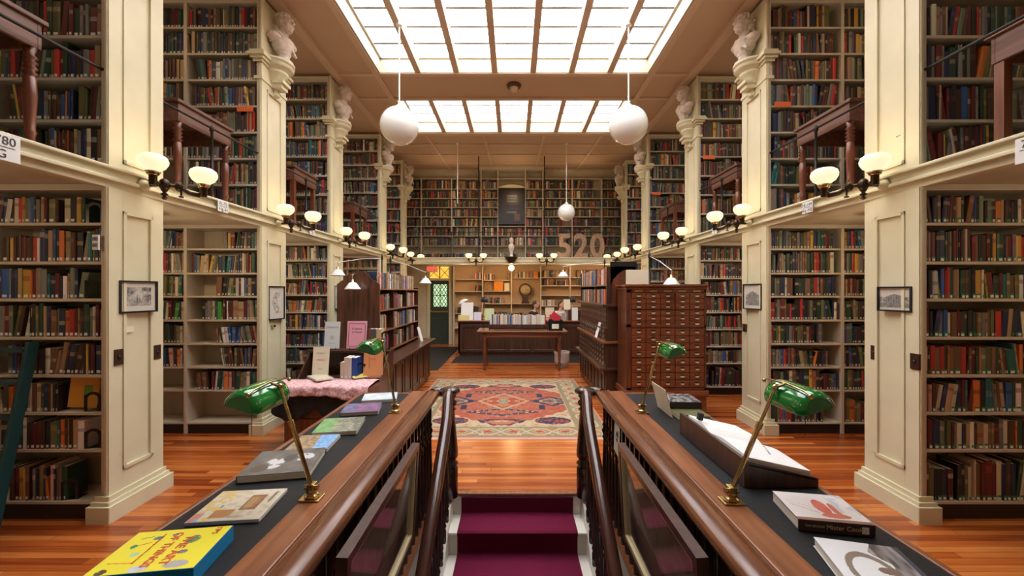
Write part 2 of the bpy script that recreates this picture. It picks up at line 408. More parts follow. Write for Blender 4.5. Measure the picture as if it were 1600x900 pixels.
# ---------------------------------------------------------------- pilasters with moulded panels, brackets, capitals
def pilaster(s, y0, y1, i):
    nm = BAYS[i]; sd = SIDE[s]
    t = thing('pilaster', 'cream panelled pilaster, %s from the stair end, %s of the hall' % (nm, sd), 'pilaster', (s*SX, (y0+y1)/2, 0), 'cream pilasters carrying the galleries')
    xi, xf = SX-.036, SX-.004
    XB = SX+.0005
    def poly(o, ins=0): # plan outline, o = how far it stands proud
        if o <= 0: return [(s*xi, y0), (s*xf, y1), (s*XB, y1), (s*XB, y0)]
        lip = .05+o*.9
        return [(s*(xi-o), y0-o), (s*(xf-o), y1+o), (s*XB, y1+o), (s*XB, y0-.003), (s*(XB+lip), y0-.003), (s*(XB+lip), y0-o)]
    def fx(y, o=0): return xi+(xf-xi)*(y-y0)/(y1-y0)-o
    def slab(b, ya, yb, za, zb, o0, o1):
        b.prism([(s*fx(ya,o0), ya), (s*fx(yb,o0), yb), (s*fx(yb,o1), yb), (s*fx(ya,o1), ya)], za, zb)
    def panelled(za, zb, name, pad):
        b = MB(); rc = .022
        b.prism([(s*fx(y0,-rc), y0), (s*fx(y1,-min(rc,.003)), y1), (s*XB, y1), (s*XB, y0)], za, zb)
        st = .125; pt = pad
        slab(b, y0, y0+st, za, zb, 0, -rc); slab(b, y1-st, y1, za, zb, 0, -rc)
        slab(b, y0+st, y1-st, za, za+pad, 0, -rc); slab(b, y0+st, y1-st, zb-pt, zb, 0, -rc)
        q = .028   # bead inside the panel
        for (ya, yb, z1, z2) in ((y0+st, y0+st+q, za+pad, zb-pt), (y1-st-q, y1-st, za+pad, zb-pt), (y0+st, y1-st, za+pad, za+pad+q), (y0+st, y1-st, zb-pt-q, zb-pt)):
            slab(b, ya, yb, z1, z2, .010, -rc)
        # pad toward the bookcase: reeded corner strip
        b.box(s*(xi+.010), s*(xi+.026), y0-.008, y0+.01, za, zb)
        return b.build(name, M['cream'], t, bevel=.004)
    panelled(.19, GZ-.13, 'lower_panel', .17)
    b = MB(); b.prism(poly(.055), 0, .13); b.prism(poly(.035), .13, .16); b.prism(poly(.018), .16, .20)
    b.build('base_moulding', M['cream'], t, bevel=.008)
    panelled(GZ, 4.62, 'upper_panel', .10)
    b = MB(); b.prism(poly(.0), 4.62, 4.86); b.prism(poly(.012), 4.60, 4.64)
    for k, (z, o) in enumerate(((4.82,.02),(4.855,.045),(4.89,.07),(4.925,.05))): b.prism(poly(o), z, z+.036)
    b.build('capital', M['cream'], t, bevel=.006)
    b = MB()
    ym = (y0+y1)/2; cx = s*(SX+.01)
    prof = [(.02,-.42),(.045,-.41),(.05,-.38),(.035,-.36),(.06,-.30),(.10,-.22),(.115,-.16),(.15,-.13),(.16,-.10),(.15,-.09),(.20,-.06),(.225,-.03),(.215,0),(.235,.012),(.235,.04)]
    b.lathe(prof, (cx-s*.05, ym, 4.92), 20)
    b.box(s*(SX-.19), s*(SX-.05), ym-.10, ym+.10, 4.66, 4.70); b.box(s*(SX-.16), s*(SX-.02), ym-.08, ym+.08, 4.60, 4.66)
    b.build('bracket', M['cream'], t)
    b = MB(); b.box(s*(SX-.012), s*XB, y0, y1, 4.96, CEIL-.052); b.box(s*(SX-.035), s*XB, y1-.04, y1, 4.96, CEIL-.052); b.box(s*(SX-.035), s*XB, y0, y0+.04, 4.96, CEIL-.052)
    b.build('top_panel', M['cream'], t, bevel=.004)
    return t
for i, (y0, y1) in enumerate(PY):
    for s in (-1, 1): pilaster(s, y0, y1, i)

# ---------------------------------------------------------------- bookcases on the partitions
BK = []      # every shelved book: dict(x, y, z, w, h, d, col, name, lean, rz, where, order)
PAL = [('dark green',(.020,.055,.035),10),('black',(.018,.018,.020),12),('dark brown',(.065,.032,.020),10),('maroon',(.11,.018,.018),9),('navy',(.018,.028,.075),8),
       ('tan',(.36,.25,.14),8),('brown',(.17,.085,.045),8),('grey',(.19,.19,.18),6),('cream',(.56,.50,.38),7),('red',(.42,.032,.025),5),('orange',(.55,.15,.03),3),
       ('teal',(.02,.13,.14),3),('blue',(.03,.10,.30),3),('olive',(.13,.13,.05),4),('grey green',(.16,.21,.15),4),('white',(.68,.67,.63),4),('mustard',(.50,.30,.05),2),('pale pink',(.55,.33,.30),1),('bright green',(.05,.30,.05),1)]
def pick(style, r):
    ws = []
    for n, c, w in PAL:
        if style == 'old': w *= {'cream':.25,'white':.15,'orange':.5,'teal':.5,'blue':.6,'mustard':.8,'pale pink':0,'bright green':0,'tan':.6,'red':.8}.get(n, 1.15)
        elif style == 'bright': w *= {'black':.3,'dark brown':.3,'dark green':.4,'maroon':.5,'white':3,'blue':4,'red':2.5,'mustard':3,'cream':2,'orange':2,'teal':2}.get(n, 1)
        elif style == 'pale': w *= {'white':8,'cream':5,'grey':1.5,'pale pink':6,'blue':.8,'red':.6}.get(n, .12)
        elif style == 'warm': w *= {'navy':.4,'black':.6,'dark green':.5,'cream':1.3,'tan':2.4,'brown':2.2,'white':.4}.get(n, 1)
        ws.append(w)
    n, c, _ = r.choices(PAL, ws)[0]
    k = r.uniform(.75, 1.3); return n, tuple(min(1, max(0, v*k*r.uniform(.92,1.08))) for v in c)
def fill(a0, a1, y, z, hmax, style, where=None, shelf='', side=1, frac=1.0, rz=0.0, origin=None, dmax=.2, lab=None, wmean=.03, hfix=None, lean_p=.05, seed=0, big=False):
    """books from a0 (next to the pilaster) towards a1 along x (or along the unit's own axis when rz is set)"""
    r = random.Random(int(abs(a0)*977+z*7919+y*131+seed*17+(500 if side > 0 else 0)))
    n = 0; d = 1 if a1 > a0 else -1; x = a0; end = a0+(a1-a0)*frac; lean = 0; hh = r.uniform(.78,.91)*hmax
    while True:
        w = max(.012, r.gauss(wmean, wmean*.35)); 
        if r.random() < .08: w *= 1.5
        if r.random() < .12: hh = r.uniform(.70,.95)*hmax
        h = min(hmax-.012, (hfix or hh)*r.uniform(.93,1.05))
        if lean and r.random() < .35: lean = 0
        elif not lean and r.random() < lean_p: lean = r.choice((-1,1))*r.uniform(.08,.2)
        step = w/math.cos(lean)+.0008
        if (x+d*step-end)*d > 0: break
        if r.random() < .012: x += d*r.uniform(.02,.05); continue
        nm, c = pick(style, r); n += 1
        xc = x+d*step/2
        if lean:
            off = h*math.sin(abs(lean))*.5
        BK.append(dict(x=xc, y=y+r.uniform(0,.012), z=z, w=w, h=h, d=r.uniform(.7,.95)*dmax, col=c, name=nm, lean=lean, rz=rz, origin=origin,
            where=where, shelf=shelf, order=n, lab=lab, t=r.random(), tc=r.random()))
        x += d*step
    return x
ORD = ['zeroth','first','second','third','fourth','fifth','sixth','seventh','eighth','ninth','tenth','eleventh','twelfth','thirteenth','fourteenth','fifteenth','sixteenth','seventeenth','eighteenth','nineteenth','twentieth']
def ordn(n):
    if n <= 20: return ORD[n]
    tens = {2:'twenty',3:'thirty',4:'forty',5:'fifty'}[n//10]
    if n % 10 == 0: return {3:'thirtieth',4:'fortieth',5:'fiftieth',2:'twentieth'}[n//10]
    return tens+'-'+ORD[n % 10]

def bookcase(s, i, upper):
    y0, y1 = PY[i]; lv = UPP if upper else LOW
    za, zb = (GZ, 5.64) if upper else (0, GZ-.10)
    xs = [SX+.016, SX+.96, SX+1.93]
    where = ('gallery bookcase' if upper else 'floor bookcase')
    t = thing('bookcase', '%s bookcase against the %s pilaster from the stair, %s' % ('gallery-level cream' if upper else 'floor-level cream', BAYS[i], SIDE[s]), 'bookcase', (s*(SX+1), (y0+y1)/2, za), 'cream bookcases between the pilasters')
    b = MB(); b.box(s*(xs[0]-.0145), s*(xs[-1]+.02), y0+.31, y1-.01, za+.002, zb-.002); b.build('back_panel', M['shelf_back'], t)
    for k, x in enumerate(xs):
        w = .02 if k else .0145
        b = MB().box(s*(x-w), s*(x+w), y0+.005, y0+.31, za+.002, zb-.002)
        for j in range(2):  # strips of shelf-pin holes
            pass
        b.build('divider' if 0 < k < len(xs)-1 else 'side_panel', M['shelf'], t, bevel=.003)
    for k in range(len(xs)-1):
        for z in lv:
            MB().box(s*(xs[k]+.0205), s*(xs[k+1]-.021), y0+.012, y0+.309, z-.024, z).build('shelf', M['shelf'], t, bevel=.002)
    if not upper:
        MB().box(s*(xs[0]-.0145), s*(xs[-1]+.02), y0+.03, y0+.30, .002, .122).build('plinth', M['black'], t)
        MB().box(s*(xs[0]-.0145), s*(xs[-1]+.02), y0+.004, y0+.30, zb-.055, zb-.003).build('top_rail', M['shelf'], t, bevel=.004)
    else:
        MB().box(s*(xs[0]-.0145), s*(xs[-1]+.02), y0+.004, y0+.30, zb-.055, zb-.003).build('top_rail', M['shelf'], t, bevel=.004)
        MB().box(s*(xs[0]-.0145), s*(xs[-1]+.02), y0+.0, y0+.31, zb, zb+.045).build('cornice', M['cream'], t, bevel=.008)
    gaps = {(-1,0,0): [.30,.15,.37,0,0,.15,0,.15]}.get((s,i,int(upper)))
    fr = {(-1,1,0): [0,.9,.5,.62,.82,.62,.95,.5], (1,1,0): [.8,1,.83,.78,1,.97,1,1], (1,1,1): [1,1,1,1,1,.95,.93,.85]}.get((s,i,int(upper)))
    lean = {(-1,1,0): .25, (-1,2,0): .2}.get((s,i,int(upper)), .06)
    for k, z in enumerate(lv):
        top = (lv[k+1]-.024 if k+1 < len(lv) else zb-.055)
        hm = min(top-z, .345)
        style = 'old' if (upper or (s > 0 and i > 0)) else 'mix'
        if s > 0 and i == 0 and not upper: style = 'mix'
        g = gaps[k] if gaps else R.choice((0,0,0,.0,.03))
        f = fr[k] if fr else R.choice((1,1,1,.97,.93,.9))
        if i == 0 and k == 0 and not upper and s < 0: hm = .30
        lab = ('green' if s > 0 and i == 0 else 'white') if not upper else ('white' if s < 0 else None)
        where_ = None
        if i == 0: where_ = {(-1,0):'bookcase behind green ladder',(1,0):'floor bookcase of green-labelled books',(-1,1):'gallery bookcase above green ladder',(1,1):'gallery bookcase above green-labelled books'}[(s,int(upper))]
        sh = ORD[k+1]
        fill(s*(xs[0]+.023+g), s*(xs[1]-.023), y0+.02, z, hm, style, where_, sh, s, f, dmax=.22, lab=lab, wmean=.030 if i < 2 else .032, lean_p=lean, seed=i)
        if i < 2 or k % 2 == 0 or True:
            fill(s*(xs[1]+.023), s*(xs[2]-.023)*1.0, y0+.02, z, hm, style, None, sh, s, .85 if not (s < 0 and i == 1 and k < 2) else .0, dmax=.2, lab=lab, wmean=.034, lean_p=lean, seed=i+9)
    return t
for i in range(len(PY)):
    for s in (-1, 1):
        for up in (0, 1): bookcase(s, i, up)
# ---------------------------------------------------------------- gallery over the far end: bookcase wall
kx = YB/F
def bx(px): return (px-CX0)*kx
def bz(py): return H-(py-CY0)*kx
yf = YB-.36
xs = [-3.72, bx(661.7), bx(708), bx(753), bx(778.5), bx(820.7), bx(847), bx(891.7), bx(937), 3.72]
zs = [GZ+.05, bz(402.7), bz(383), bz(368.5), bz(354), bz(340), bz(326), bz(312), bz(297), bz(283)]
zs = [GZ+.04, 3.40, 3.74, 4.07, 4.39, 4.71, 5.02, 5.34]
ztop = bz(283)
ky = yf/F
t = thing('bookcase', 'wide wall of bookshelves along the far gallery, around the dark framed picture', 'bookcase', (0, YB-.18, GZ))
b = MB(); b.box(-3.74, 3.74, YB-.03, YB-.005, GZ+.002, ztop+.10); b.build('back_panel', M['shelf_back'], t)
for x in xs:
    zt = ztop+.33 if xs[3]-.01 <= x <= xs[6]+.01 else ztop
    MB().box(x-.018, x+.018, yf, YB-.03, GZ+.002, zt).build('divider', M['shelf'], t)
PX0, PX1, PZ0, PZ1 = xs[4], xs[5], 4.12, 5.36
for k in range(len(xs)-1):
    for j, z in enumerate(zs+[ztop]):
        if k == 4 and PZ0+.05 < z < PZ1+.05: continue
        MB().box(xs[k]+.018, xs[k+1]-.018, yf+.004, YB-.031, z-.022, z).build('shelf', M['shelf'], t)
        if z == ztop: continue
        hm = ((zs+[ztop])[j+1]-z-.024)
        if k == 4 and z > PZ0-.35 and z > 3.75: 
            continue
        fill(xs[k]+.02, xs[k+1]-.02, yf+.02, z, min(hm,.34), 'warm' if k in (2,3,4,5) else 'old', frac=R.choice((1,1,.96,.9,.8)) if not (k == 7 and j == 7) else .7, dmax=.2, wmean=.036, seed=k*10+j, hfix=.27 if j == 0 else None)
b = MB(); b.box(xs[3]-.05, xs[6]+.05, yf-.06, YB-.05, ztop+.28, ztop+.36); b.box(xs[3]-.08, xs[6]+.08, yf-.09, YB-.05, ztop+.34, ztop+.39); b.build('cornice', M['shelf'], t, bevel=.008)
b = MB()
arch = [(PX0, PZ1+.0)]+[(PX0+(PX1-PX0)*u, PZ1+.02+.10*math.sin(math.pi*u)) for u in [i/12 for i in range(13)]]+[(PX1, PZ1)]
b.prism(arch, yf-.03, yf+.05, 'y'); b.build('arched_pediment', M['cream'], t)

t = thing('framed_picture', 'large dark glazed picture in a black frame among the far gallery shelves', 'picture', ((PX0+PX1)/2, yf-.02, PZ0))
x0, x1 = PX0+.02, PX1-.02
b = MB(); w = .05
b.box(x0, x1, yf-.05, yf-.01, PZ0, PZ0+w); b.box(x0, x1, yf-.05, yf-.01, PZ1-w-.02, PZ1-.02)
b.box(x0, x0+w, yf-.05, yf-.01, PZ0+w, PZ1-w-.02); b.box(x1-w, x1, yf-.05, yf-.01, PZ0+w, PZ1-w-.02)
b.build('frame', M['black'], t, bevel=.006)
def pic(u, v):
    c = (.016,.013,.012)
    if .12 < u < .3 and .1 < v < .9: c = (.04,.028,.022)
    if .3 < u < .8 and (.40 < v < .45 or .55 < v < .58): c = (.06,.035,.022)
    for a in (.62,.70,.78,.3): 
        if .3 < u < .72 and a < v < a+.045: c = (.22,.25,.27)
    if .60 < u < .84 and .06 < v < .30: c = (.20,.11,.045) if .66 < u < .78 and .1 < v < .26 else (.16,.08,.03)
    return mixc(c, (.03,.02,.02), vnoise(u*12, v*12)*.3)
picture_mesh('canvas', x1-x0-2*w+.01, PZ1-PZ0-2*w, 40, 48, pic, t, Matrix.Translation(((x0+x1)/2, yf-.02, PZ0+w-.005)), M['tint'])

# tall black poles from gallery edge to ceiling, thin guard wires
for x in (-1.07, .93):
    tag(MB().tube([(x,12.45,GZ),(x,12.45,cz(12.45)-.002)], .016).build('gallery_pole', M['iron']), 'thin black iron pole from far gallery edge to ceiling, %s' % ('on the door side' if x < 0 else 'on the numeral side'), 'pole', 'black poles on the far gallery')
t = thing('gallery_railing', 'thin black iron railing along the far gallery edge', 'railing', (0,12.45,GZ))
b = MB(); b.tube([(-3.2,12.45,GZ+.82),(3.2,12.45,GZ+.82)], .011); b.tube([(-3.2,12.45,GZ+.42),(3.2,12.45,GZ+.42)], .007); b.build('rail', M['iron'], t)
for x in (-2.9,-1.9,-.1,1.8,2.9): MB().tube([(x,12.45,GZ),(x,12.45,GZ+.84)], .012).build('post', M['iron'], t)

# 520
for ch, px, lb in (('5', 882, 'five'), ('2', 907.5, 'two'), ('0', 933, 'zero')):
    me = font_mesh('numeral', ch, 1.0, .03, 'CENTER', .02, 'BOTTOM_BASELINE', .006); me.materials.clear(); me.materials.append(M['marquee'])
    o = bpy.data.objects.new('numeral', me); COL.objects.link(o)
    p = P(px, 404, 12.36); o.location = (p.x, 12.36, GZ+.055); o.rotation_euler = (rad(90), 0, 0); o.scale = (.90, 1.0, 1)
    tag(o, 'large weathered metal numeral %s standing on the far gallery edge' % lb, 'numeral')

# figure standing mid far gallery edge
t = thing('statuette', 'small pale bust on a dark bracket, middle of the far gallery edge', 'bust', (P(799,400,12.3).x, 12.3, 2.66))
x = P(799,400,12.3).x
b = MB(); b.lathe([(.02,-.02),(.09,.03),(.16,.14),(.19,.17),(.19,.20)], (x,12.28,2.68), 14); b.build('bracket', M['bronze'], t)
b = MB(); b.lathe([(.10,0),(.11,.03),(.07,.06),(.08,.14),(.13,.24),(.155,.30),(.13,.36),(.055,.40),(.05,.43)], (x,12.28,2.88), 16, sx=.62, sy=.6); b.ell((x,12.27,3.37),(.068,.08,.10)); b.ell((x,12.185,3.36),(.012,.02,.022))
b.build('bust', M['plaster'], t, remesh=.012)

# ---------------------------------------------------------------- the door under the gallery
t = thing('door_1', None, None, ((DX0+DX1)/2, YB, 0)); t['kind'] = 'structure'
b = MB(); b.box(DX0-.02, DX1+.02, YB+.04, YB+.08, -.01, 1.08); b.box(DX0, DX0+.10, YB+.04, YB+.08, 1.08, 2.10); b.box(DX1-.06, DX1, YB+.04, YB+.08, 1.08, 2.10); b.box(DX0, DX1, YB+.04, YB+.08, 2.10, 2.22); b.box(DX0+.10, DX1-.06, YB+.04, YB+.08, 1.08, 1.30)
b.box(DX0+.08, DX1-.08, YB+.03, YB+.04, .2, .9)
b.build('door_leaf', M['doorgreen'], t, bevel=.005)
b = MB(); b.box(DX0+.04, DX1-.03, YB+.0, YB+.02, 1.11, 1.16); b.build('push_bar', M['brass'], t)
MB().ell((DX0+.05, YB+.01, 1.16), .035).build('door_knob', M['brass'], t)
MB().box(DX0+.10, DX1-.06, YB+.06, YB+.065, 1.30, 2.10).build('pane', M['leaded'], t)
b = MB(); xa, xb, za, zb = DX0+.10, DX1-.06, 1.30, 2.10
for i in range(3): x = xa+(xb-xa)*i/2; b.box(x-.010, x+.010, YB+.045, YB+.06, za, zb)
for i in range(3): z = za+(zb-za)*i/2; b.box(xa, xb, YB+.045, YB+.06, z-.010, z+.010)
for i in range(2):
    for j in range(2):
        u0, u1 = xa+(xb-xa)*i/2, xa+(xb-xa)*(i+1)/2; w0, w1 = za+(zb-za)*j/2, za+(zb-za)*(j+1)/2
        for p, q in (((u0,w0),(u1,w1)),((u0,w1),(u1,w0)),(((u0+u1)/2,w0),(u1,(w0+w1)/2)),((u1,(w0+w1)/2),((u0+u1)/2,w1)),(((u0+u1)/2,w1),(u0,(w0+w1)/2)),((u0,(w0+w1)/2),((u0+u1)/2,w0))):
            b.tube([(p[0],YB+.05,p[1]),(q[0],YB+.05,q[1])], .011, 5)
b.build('lattice', M['black'], t)
MB().box(DX0-.07, DX1+.03, YB+.06, YB+.07, 2.30, 2.70).build('transom_pane', M['amber'], t)
b = MB()
for x in (DX0-.07,(DX0+DX1)/2,DX1+.03): b.box(x-.015, x+.015, YB+.03, YB+.06, 2.30, 2.70)
for q0, q1 in ((DX0-.07,(DX0+DX1)/2),((DX0+DX1)/2,DX1+.03)):
    b.tube([(q0,YB+.045,2.3),(q1,YB+.045,2.7)], .009, 5); b.tube([(q0,YB+.045,2.7),(q1,YB+.045,2.3)], .009, 5)
b.build('transom_bars', M['black'], t)
b = MB(); b.box(DX0-.10, DX0-.0, YB-.03, YB+.05, 0, 2.82); b.box(DX1, DX1+.12, YB-.04, YB+.05, 0, 2.82); b.box(DX0-.1, DX1+.1, YB-.03, YB+.05, 2.22, 2.30); b.box(DX0-.1, DX1+.1, YB-.03, YB+.05, 2.70, 2.82)
b.build('door_frame', M['cream'], t, bevel=.006)
o = thing('exit_sign', 'lit red exit sign hanging in front of the amber transom', 'sign', (-2.72, 13.6, 2.52))
MB().box(-2.90, -2.54, 13.58, 13.62, 2.48, 2.68).build('sign_box', mat('sign_pale', (.75,.62,.6), .4), o)
text('EXIT', .17, Matrix.Translation((-2.72, 13.575, 2.58)) @ FACE_Y, mat('exit_red', (.7,.02,.02), .4, emis=(1,.05,.03), es=1.2), o, 'lettering', .002, bold=.004)
MB().tube([(-2.72,13.6,2.68),(-2.72,13.6,2.72)], .01).build('hanger', M['iron'], o)

# ---------------------------------------------------------------- lower shelving under the far gallery
yl = YB-.33; kl = yl/F
def lx(px): return (px-CX0)*kl
def lz(py): return H-(py-CY0)*kl
t = thing('bookcase', 'open shelving under the far gallery, behind the issue desk', 'bookcase', (.7, YB-.15, 0))
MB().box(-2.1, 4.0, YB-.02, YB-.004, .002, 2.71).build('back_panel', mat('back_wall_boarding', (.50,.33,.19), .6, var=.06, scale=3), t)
dv = [lx(709), lx(754), lx(799), lx(845), lx(891), 3.9]
for x in dv: MB().box(x-.02, x+.02, yl, YB-.02, .002, 2.71).build('divider', M['shelf'], t)
sh = {0: [lz(436), lz(455), 1.1, .6], 1: [lz(437.5), lz(454.5), lz(474), .9, .4], 2: [lz(434), lz(474), .9, .4], 3: [lz(433), lz(446), lz(461), 1.35, .9], 4: [lz(433), lz(446), lz(461), 1.35, .9]}
for k in range(5):
    for z in sh[k]: MB().box(dv[k]+.021, dv[k+1]-.021, yl+.01, YB-.021, z-.025, z).build('shelf', M['shelf'], t)
def row(k, j, u0, u1, st, h=.26, wm=.035, side=1):
    w = dv[k+1]-dv[k]; fill(dv[k]+.02+w*u0, dv[k]+w*u1-.02, yl+.03, sh[k][j], h, st, dmax=.2, wmean=wm, seed=k*7+j+40)
row(0,0,.72,1,'bright'); row(0,1,.7,.95,'mix'); row(1,0,.02,.45,'bright',.24); row(1,0,.82,1,'warm',.28); row(1,2,.2,.75,'mix',.25); row(2,0,.1,1,'warm',.30,.05); row(3,0,.1,1,'warm',.28,.04); row(3,1,.1,.45,'bright',.25); row(3,1,.5,1,'old',.22)
row(4,0,.1,.8,'mix',.25); row(4,1,.1,.9,'old',.25); row(1,3,.1,.9,'mix',.25); row(2,2,.1,.9,'old',.25); row(0,2,.1,.9,'mix',.25); row(3,3,.0,.5,'pale',.25)
o = MB().box(lx(772), lx(786), yl+.04, YB-.1, lz(454.5), lz(454.5)+.33).build('box_file', M['orangebox'], bevel=.004)
tag(o, 'bright orange box on the shelf beside the bulb, under the far gallery', 'box')
o = MB().box(lx(788), lx(796), yl+.04, yl+.07, lz(454.5), lz(454.5)+.26).build('box_file', M['card'], bevel=.004)
tag(o, 'small pale framed card standing just past the orange box', 'card')
# wall clock with round head and tapering trunk
cxk, czk = lx(821), lz(453)
t = thing('wall_clock', 'dark wooden banjo-shaped clock on the boarded back wall', 'clock', (cxk, yl+.05, czk-.5))
b = MB(); T = Matrix.Translation((cxk, yl+.04, czk)) @ Matrix.Rotation(rad(90), 4, 'X')
b.lathe([(.05,-.04),(.215,-.04),(.225,0),(.20,.035),(.165,.03)], (0,0,0), 28, 0, T)
b.prism([(cxk-.12,czk-.16),(cxk+.12,czk-.16),(cxk+.10,czk-.34),(cxk+.14,czk-.46),(cxk-.14,czk-.46),(cxk-.10,czk-.34)], yl+.0, yl+.08, 'y'); b.build('case', M['walnut'], t)
MB().lathe([(.005,.031),(.165,.031),(.165,.036),(.005,.036)], (0,0,0), 28, 0, T).build('dial', mat('brass_dial', (.45,.36,.18), .4), t)
b = MB(); b.box(cxk-.006, cxk+.006, yl-.003, yl, czk-.01, czk+.12); b.box(cxk-.01, cxk+.09, yl-.003, yl, czk-.006, czk+.006)
for a in range(12): b.ell((cxk+.14*math.sin(a*math.pi/6), yl, czk+.14*math.cos(a*math.pi/6)), .008, n=6, k=4)
b.build('hands', M['ink'], t)
# bare glowing bulb lamp
xb_ = P(799,418,12.45).x
t = thing('pendant_bulb', 'small glowing orange globe lamp under the far gallery edge', 'lamp', (xb_, 12.5, 2.6))
MB().ell((xb_,12.5,2.56), .085).build('bulb', M['bulb'], t); MB().tube([(xb_,12.5,2.72),(xb_,12.5,2.63)], .02).build('fitting', M['bronze'], t)
point('bulb_light', (xb_, 12.5, 2.40), 22, (1,.62,.28), .1)
for x in (-2.2, .0, 2.2): point('gallery_fill_light', (x, 13.0, 5.2), 5, (1,.68,.38), .15)  # added warm fills without fixtures, brighten the far gallery shelves
for x in (1.9, 3.0): point('gallery_fill_light', (x, 13.2, 2.45), 9, (1,.66,.38), .1)  # fixtureless warm fills under the far gallery
for x in (-1.6,): point('gallery_fill_light', (x, 13.0, 2.5), 10, (1,.66,.38), .1)

# ---------------------------------------------------------------- issue desk, table, people
DY = 11.6
t = thing('issue_desk', 'long dark panelled issue desk behind the wooden table', 'desk', (.55, DY+.4, 0))
b = MB(); b.box(-1.58, 2.6, DY, DY+.05, .09, .98); b.box(-1.58, -1.53, DY, DY+1.6, .09, .98); b.box(-1.55, 2.6, DY+.02, DY+.08, 0, .09); b.build('front_panel', M['walnut'], t, bevel=.004)
for k in range(6):
    x0 = -1.52+k*.69
    b = MB(); b.box(x0, x0+.62, DY-.02, DY, .82, .90); b.box(x0, x0+.62, DY-.02, DY, .12, .20); b.box(x0, x0+.07, DY-.02, DY, .20, .82); b.box(x0+.55, x0+.62, DY-.02, DY, .20, .82); b.build('panel_moulding', M['walnut'], t, bevel=.006)
b = MB(); b.box(-1.66, 2.62, DY-.07, DY+.62, .98, 1.02); b.box(-1.66, -1.1, DY+.62, DY+1.65, .98, 1.02); b.build('desk_top', M['mahog_x'], t, bevel=.008)
DT = 1.02
# riser box at the far end of the desk
o = MB().box(1.55, 2.3, DY+.1, DY+.5, DT, DT+.30).build('filing_box', M['walnut'], bevel=.006); tag(o, 'dark wooden box unit on the issue desk under the black lamp', 'box')

def office_chair(x, y):
    t = thing('office_chair', 'black office chair behind the issue desk, %s' % ('under the person in white' if x > 1 else 'under the person in dark clothing'), 'chair', (x,y,0), 'staff chairs')
    MB().box(x-.23,x+.23,y-.22,y+.22,.60,.67).build('seat', M['black'], t, bevel=.02)
    MB().box(x-.21,x+.21,y+.24,y+.28,.72,1.12).build('backrest', M['black'], t, bevel=.02)
    b = MB(); b.tube([(x,y,.05),(x,y,.60)], .025)
    for a in range(5): b.tube([(x,y,.10),(x+.26*math.cos(a*1.257),y+.26*math.sin(a*1.257),.03)], [.025,.018])
    b.tube([(x,y+.2,.63),(x,y+.26,.75)], .02); b.build('base', M['iron'], t)
def person(x, y, face, label, shirt):
    """seated figure; face: unit direction looked at (x,y)"""
    t = thing('person', label, 'person', (x,y,0))
    fx, fy = face; sxv = Vector((fy, -fx, 0)); f = Vector((fx, fy, 0)); o = Vector((x, y, 0))
    U = Vector((0,0,1))
    lean = .08
    hip = o+U*.74; ch = o+f*lean+U*1.06; sh = o+f*(lean+.02)+U*1.21; hd = o+f*(lean+.08)+U*1.44
    b = MB()
    b.tube([hip, o+f*.03+U*.88, ch, sh, sh+U*.05], [.145,.13,.15,.13,.05], 14, sx=1.15)
    b.tube([sh, hd-U*.06], [.055,.05], 10)
    b.ell(hd, (.075+.018*abs(fx), .075+.018*abs(fy), .112))
    b.ell(hd-U*.06+f*.03, (.055,.055,.055)); b.tube([hd+f*.07+U*.02, hd+f*.115-U*.018], [.010,.016], 6)
    b.ell(hd+f*.088-U*.055, (.022,.022,.010))
    for s_ in (-1,1):
        b.ell(hd+sxv*s_*.082-U*.005, (.016,.016,.03))
        S = sh+sxv*s_*.18-U*.02; E = S+f*.14-U*.22+sxv*s_*.03; Wr = E+f*.24+U*.03-sxv*s_*.05
        b.ell(S, .06); b.tube([S, E, Wr], [.052,.042,.028], 8)
        b.tube([Wr, Wr+f*.06], [.03,.038], 8, sx=1.1)
        for q in range(4):
            k = Wr+f*.06+sxv*(q-1.5)*.019; b.tube([k, k+f*(.04+.005*(q in (1,2))), k+f*.065-U*.015], [.010,.009,.007], 6)
        b.tube([Wr+f*.02-sxv*s_*.025, Wr+f*.065-sxv*s_*.05], [.011,.008], 6)
        Hp = hip+sxv*s_*.09; K = Hp+f*.42-U*.03; A = K-U*.44+f*.0; 
        b.tube([Hp, K], [.085,.06], 10); b.tube([K, K-U*.2, A], [.058,.052,.035], 10); b.tube([A+U*-.22, A+f*.16-U*.24], [.04,.03], 8); b.tube([A, A-U*.22], [.035,.035], 8)
    b.build('body', M['skin'], t, remesh=.009)
    b = MB(); b.tube([hip-U*.02, o+f*.03+U*.88, ch, sh, sh+U*.03], [.158,.145,.165,.145,.07], 14, sx=1.15)
    for s_ in (-1,1):
        S = sh+sxv*s_*.18-U*.02; E = S+f*.14-U*.22+sxv*s_*.03; Wr = E+f*.18+U*.025-sxv*s_*.04
        b.ell(S, .07); b.tube([S, E, Wr], [.066,.056,.042], 8)
    b.build('shirt', shirt, t, remesh=.012)
    b = MB()
    for s_ in (-1,1):
        Hp = hip+sxv*s_*.09; K = Hp+f*.42-U*.03; A = K-U*.62
        b.tube([Hp, K], [.10,.075], 10); b.tube([K, K-U*.25, A], [.074,.066,.055], 10); b.ell(K,.074)
    b.tube([hip-U*.05, hip+U*.06], [.15,.15], 12, sx=1.1); b.build('trousers', M['jeans'], t, remesh=.014)
    b = MB(); b.ell(hd+U*.028-f*.02, (.092,.092,.098)); b.ell(hd-f*.05-U*.02, (.075,.075,.09))
    if shirt is M['shirtdk']: b.ell(hd-f*.06-U*.10, (.06,.06,.10))
    b.build('hair', M['hair'], t, remesh=.01)
    b = MB()
    for s_ in (-1,1): b.ell(hd+f*.082+sxv*s_*.030+U*.012, (.009,.009,.006), n=8, k=5); b.tube([hd+f*.085+sxv*s_*.015+U*.03, hd+f*.078+sxv*s_*.045+U*.03], .004, 5)
    b.build('eyes', M['ink'], t)
    return t
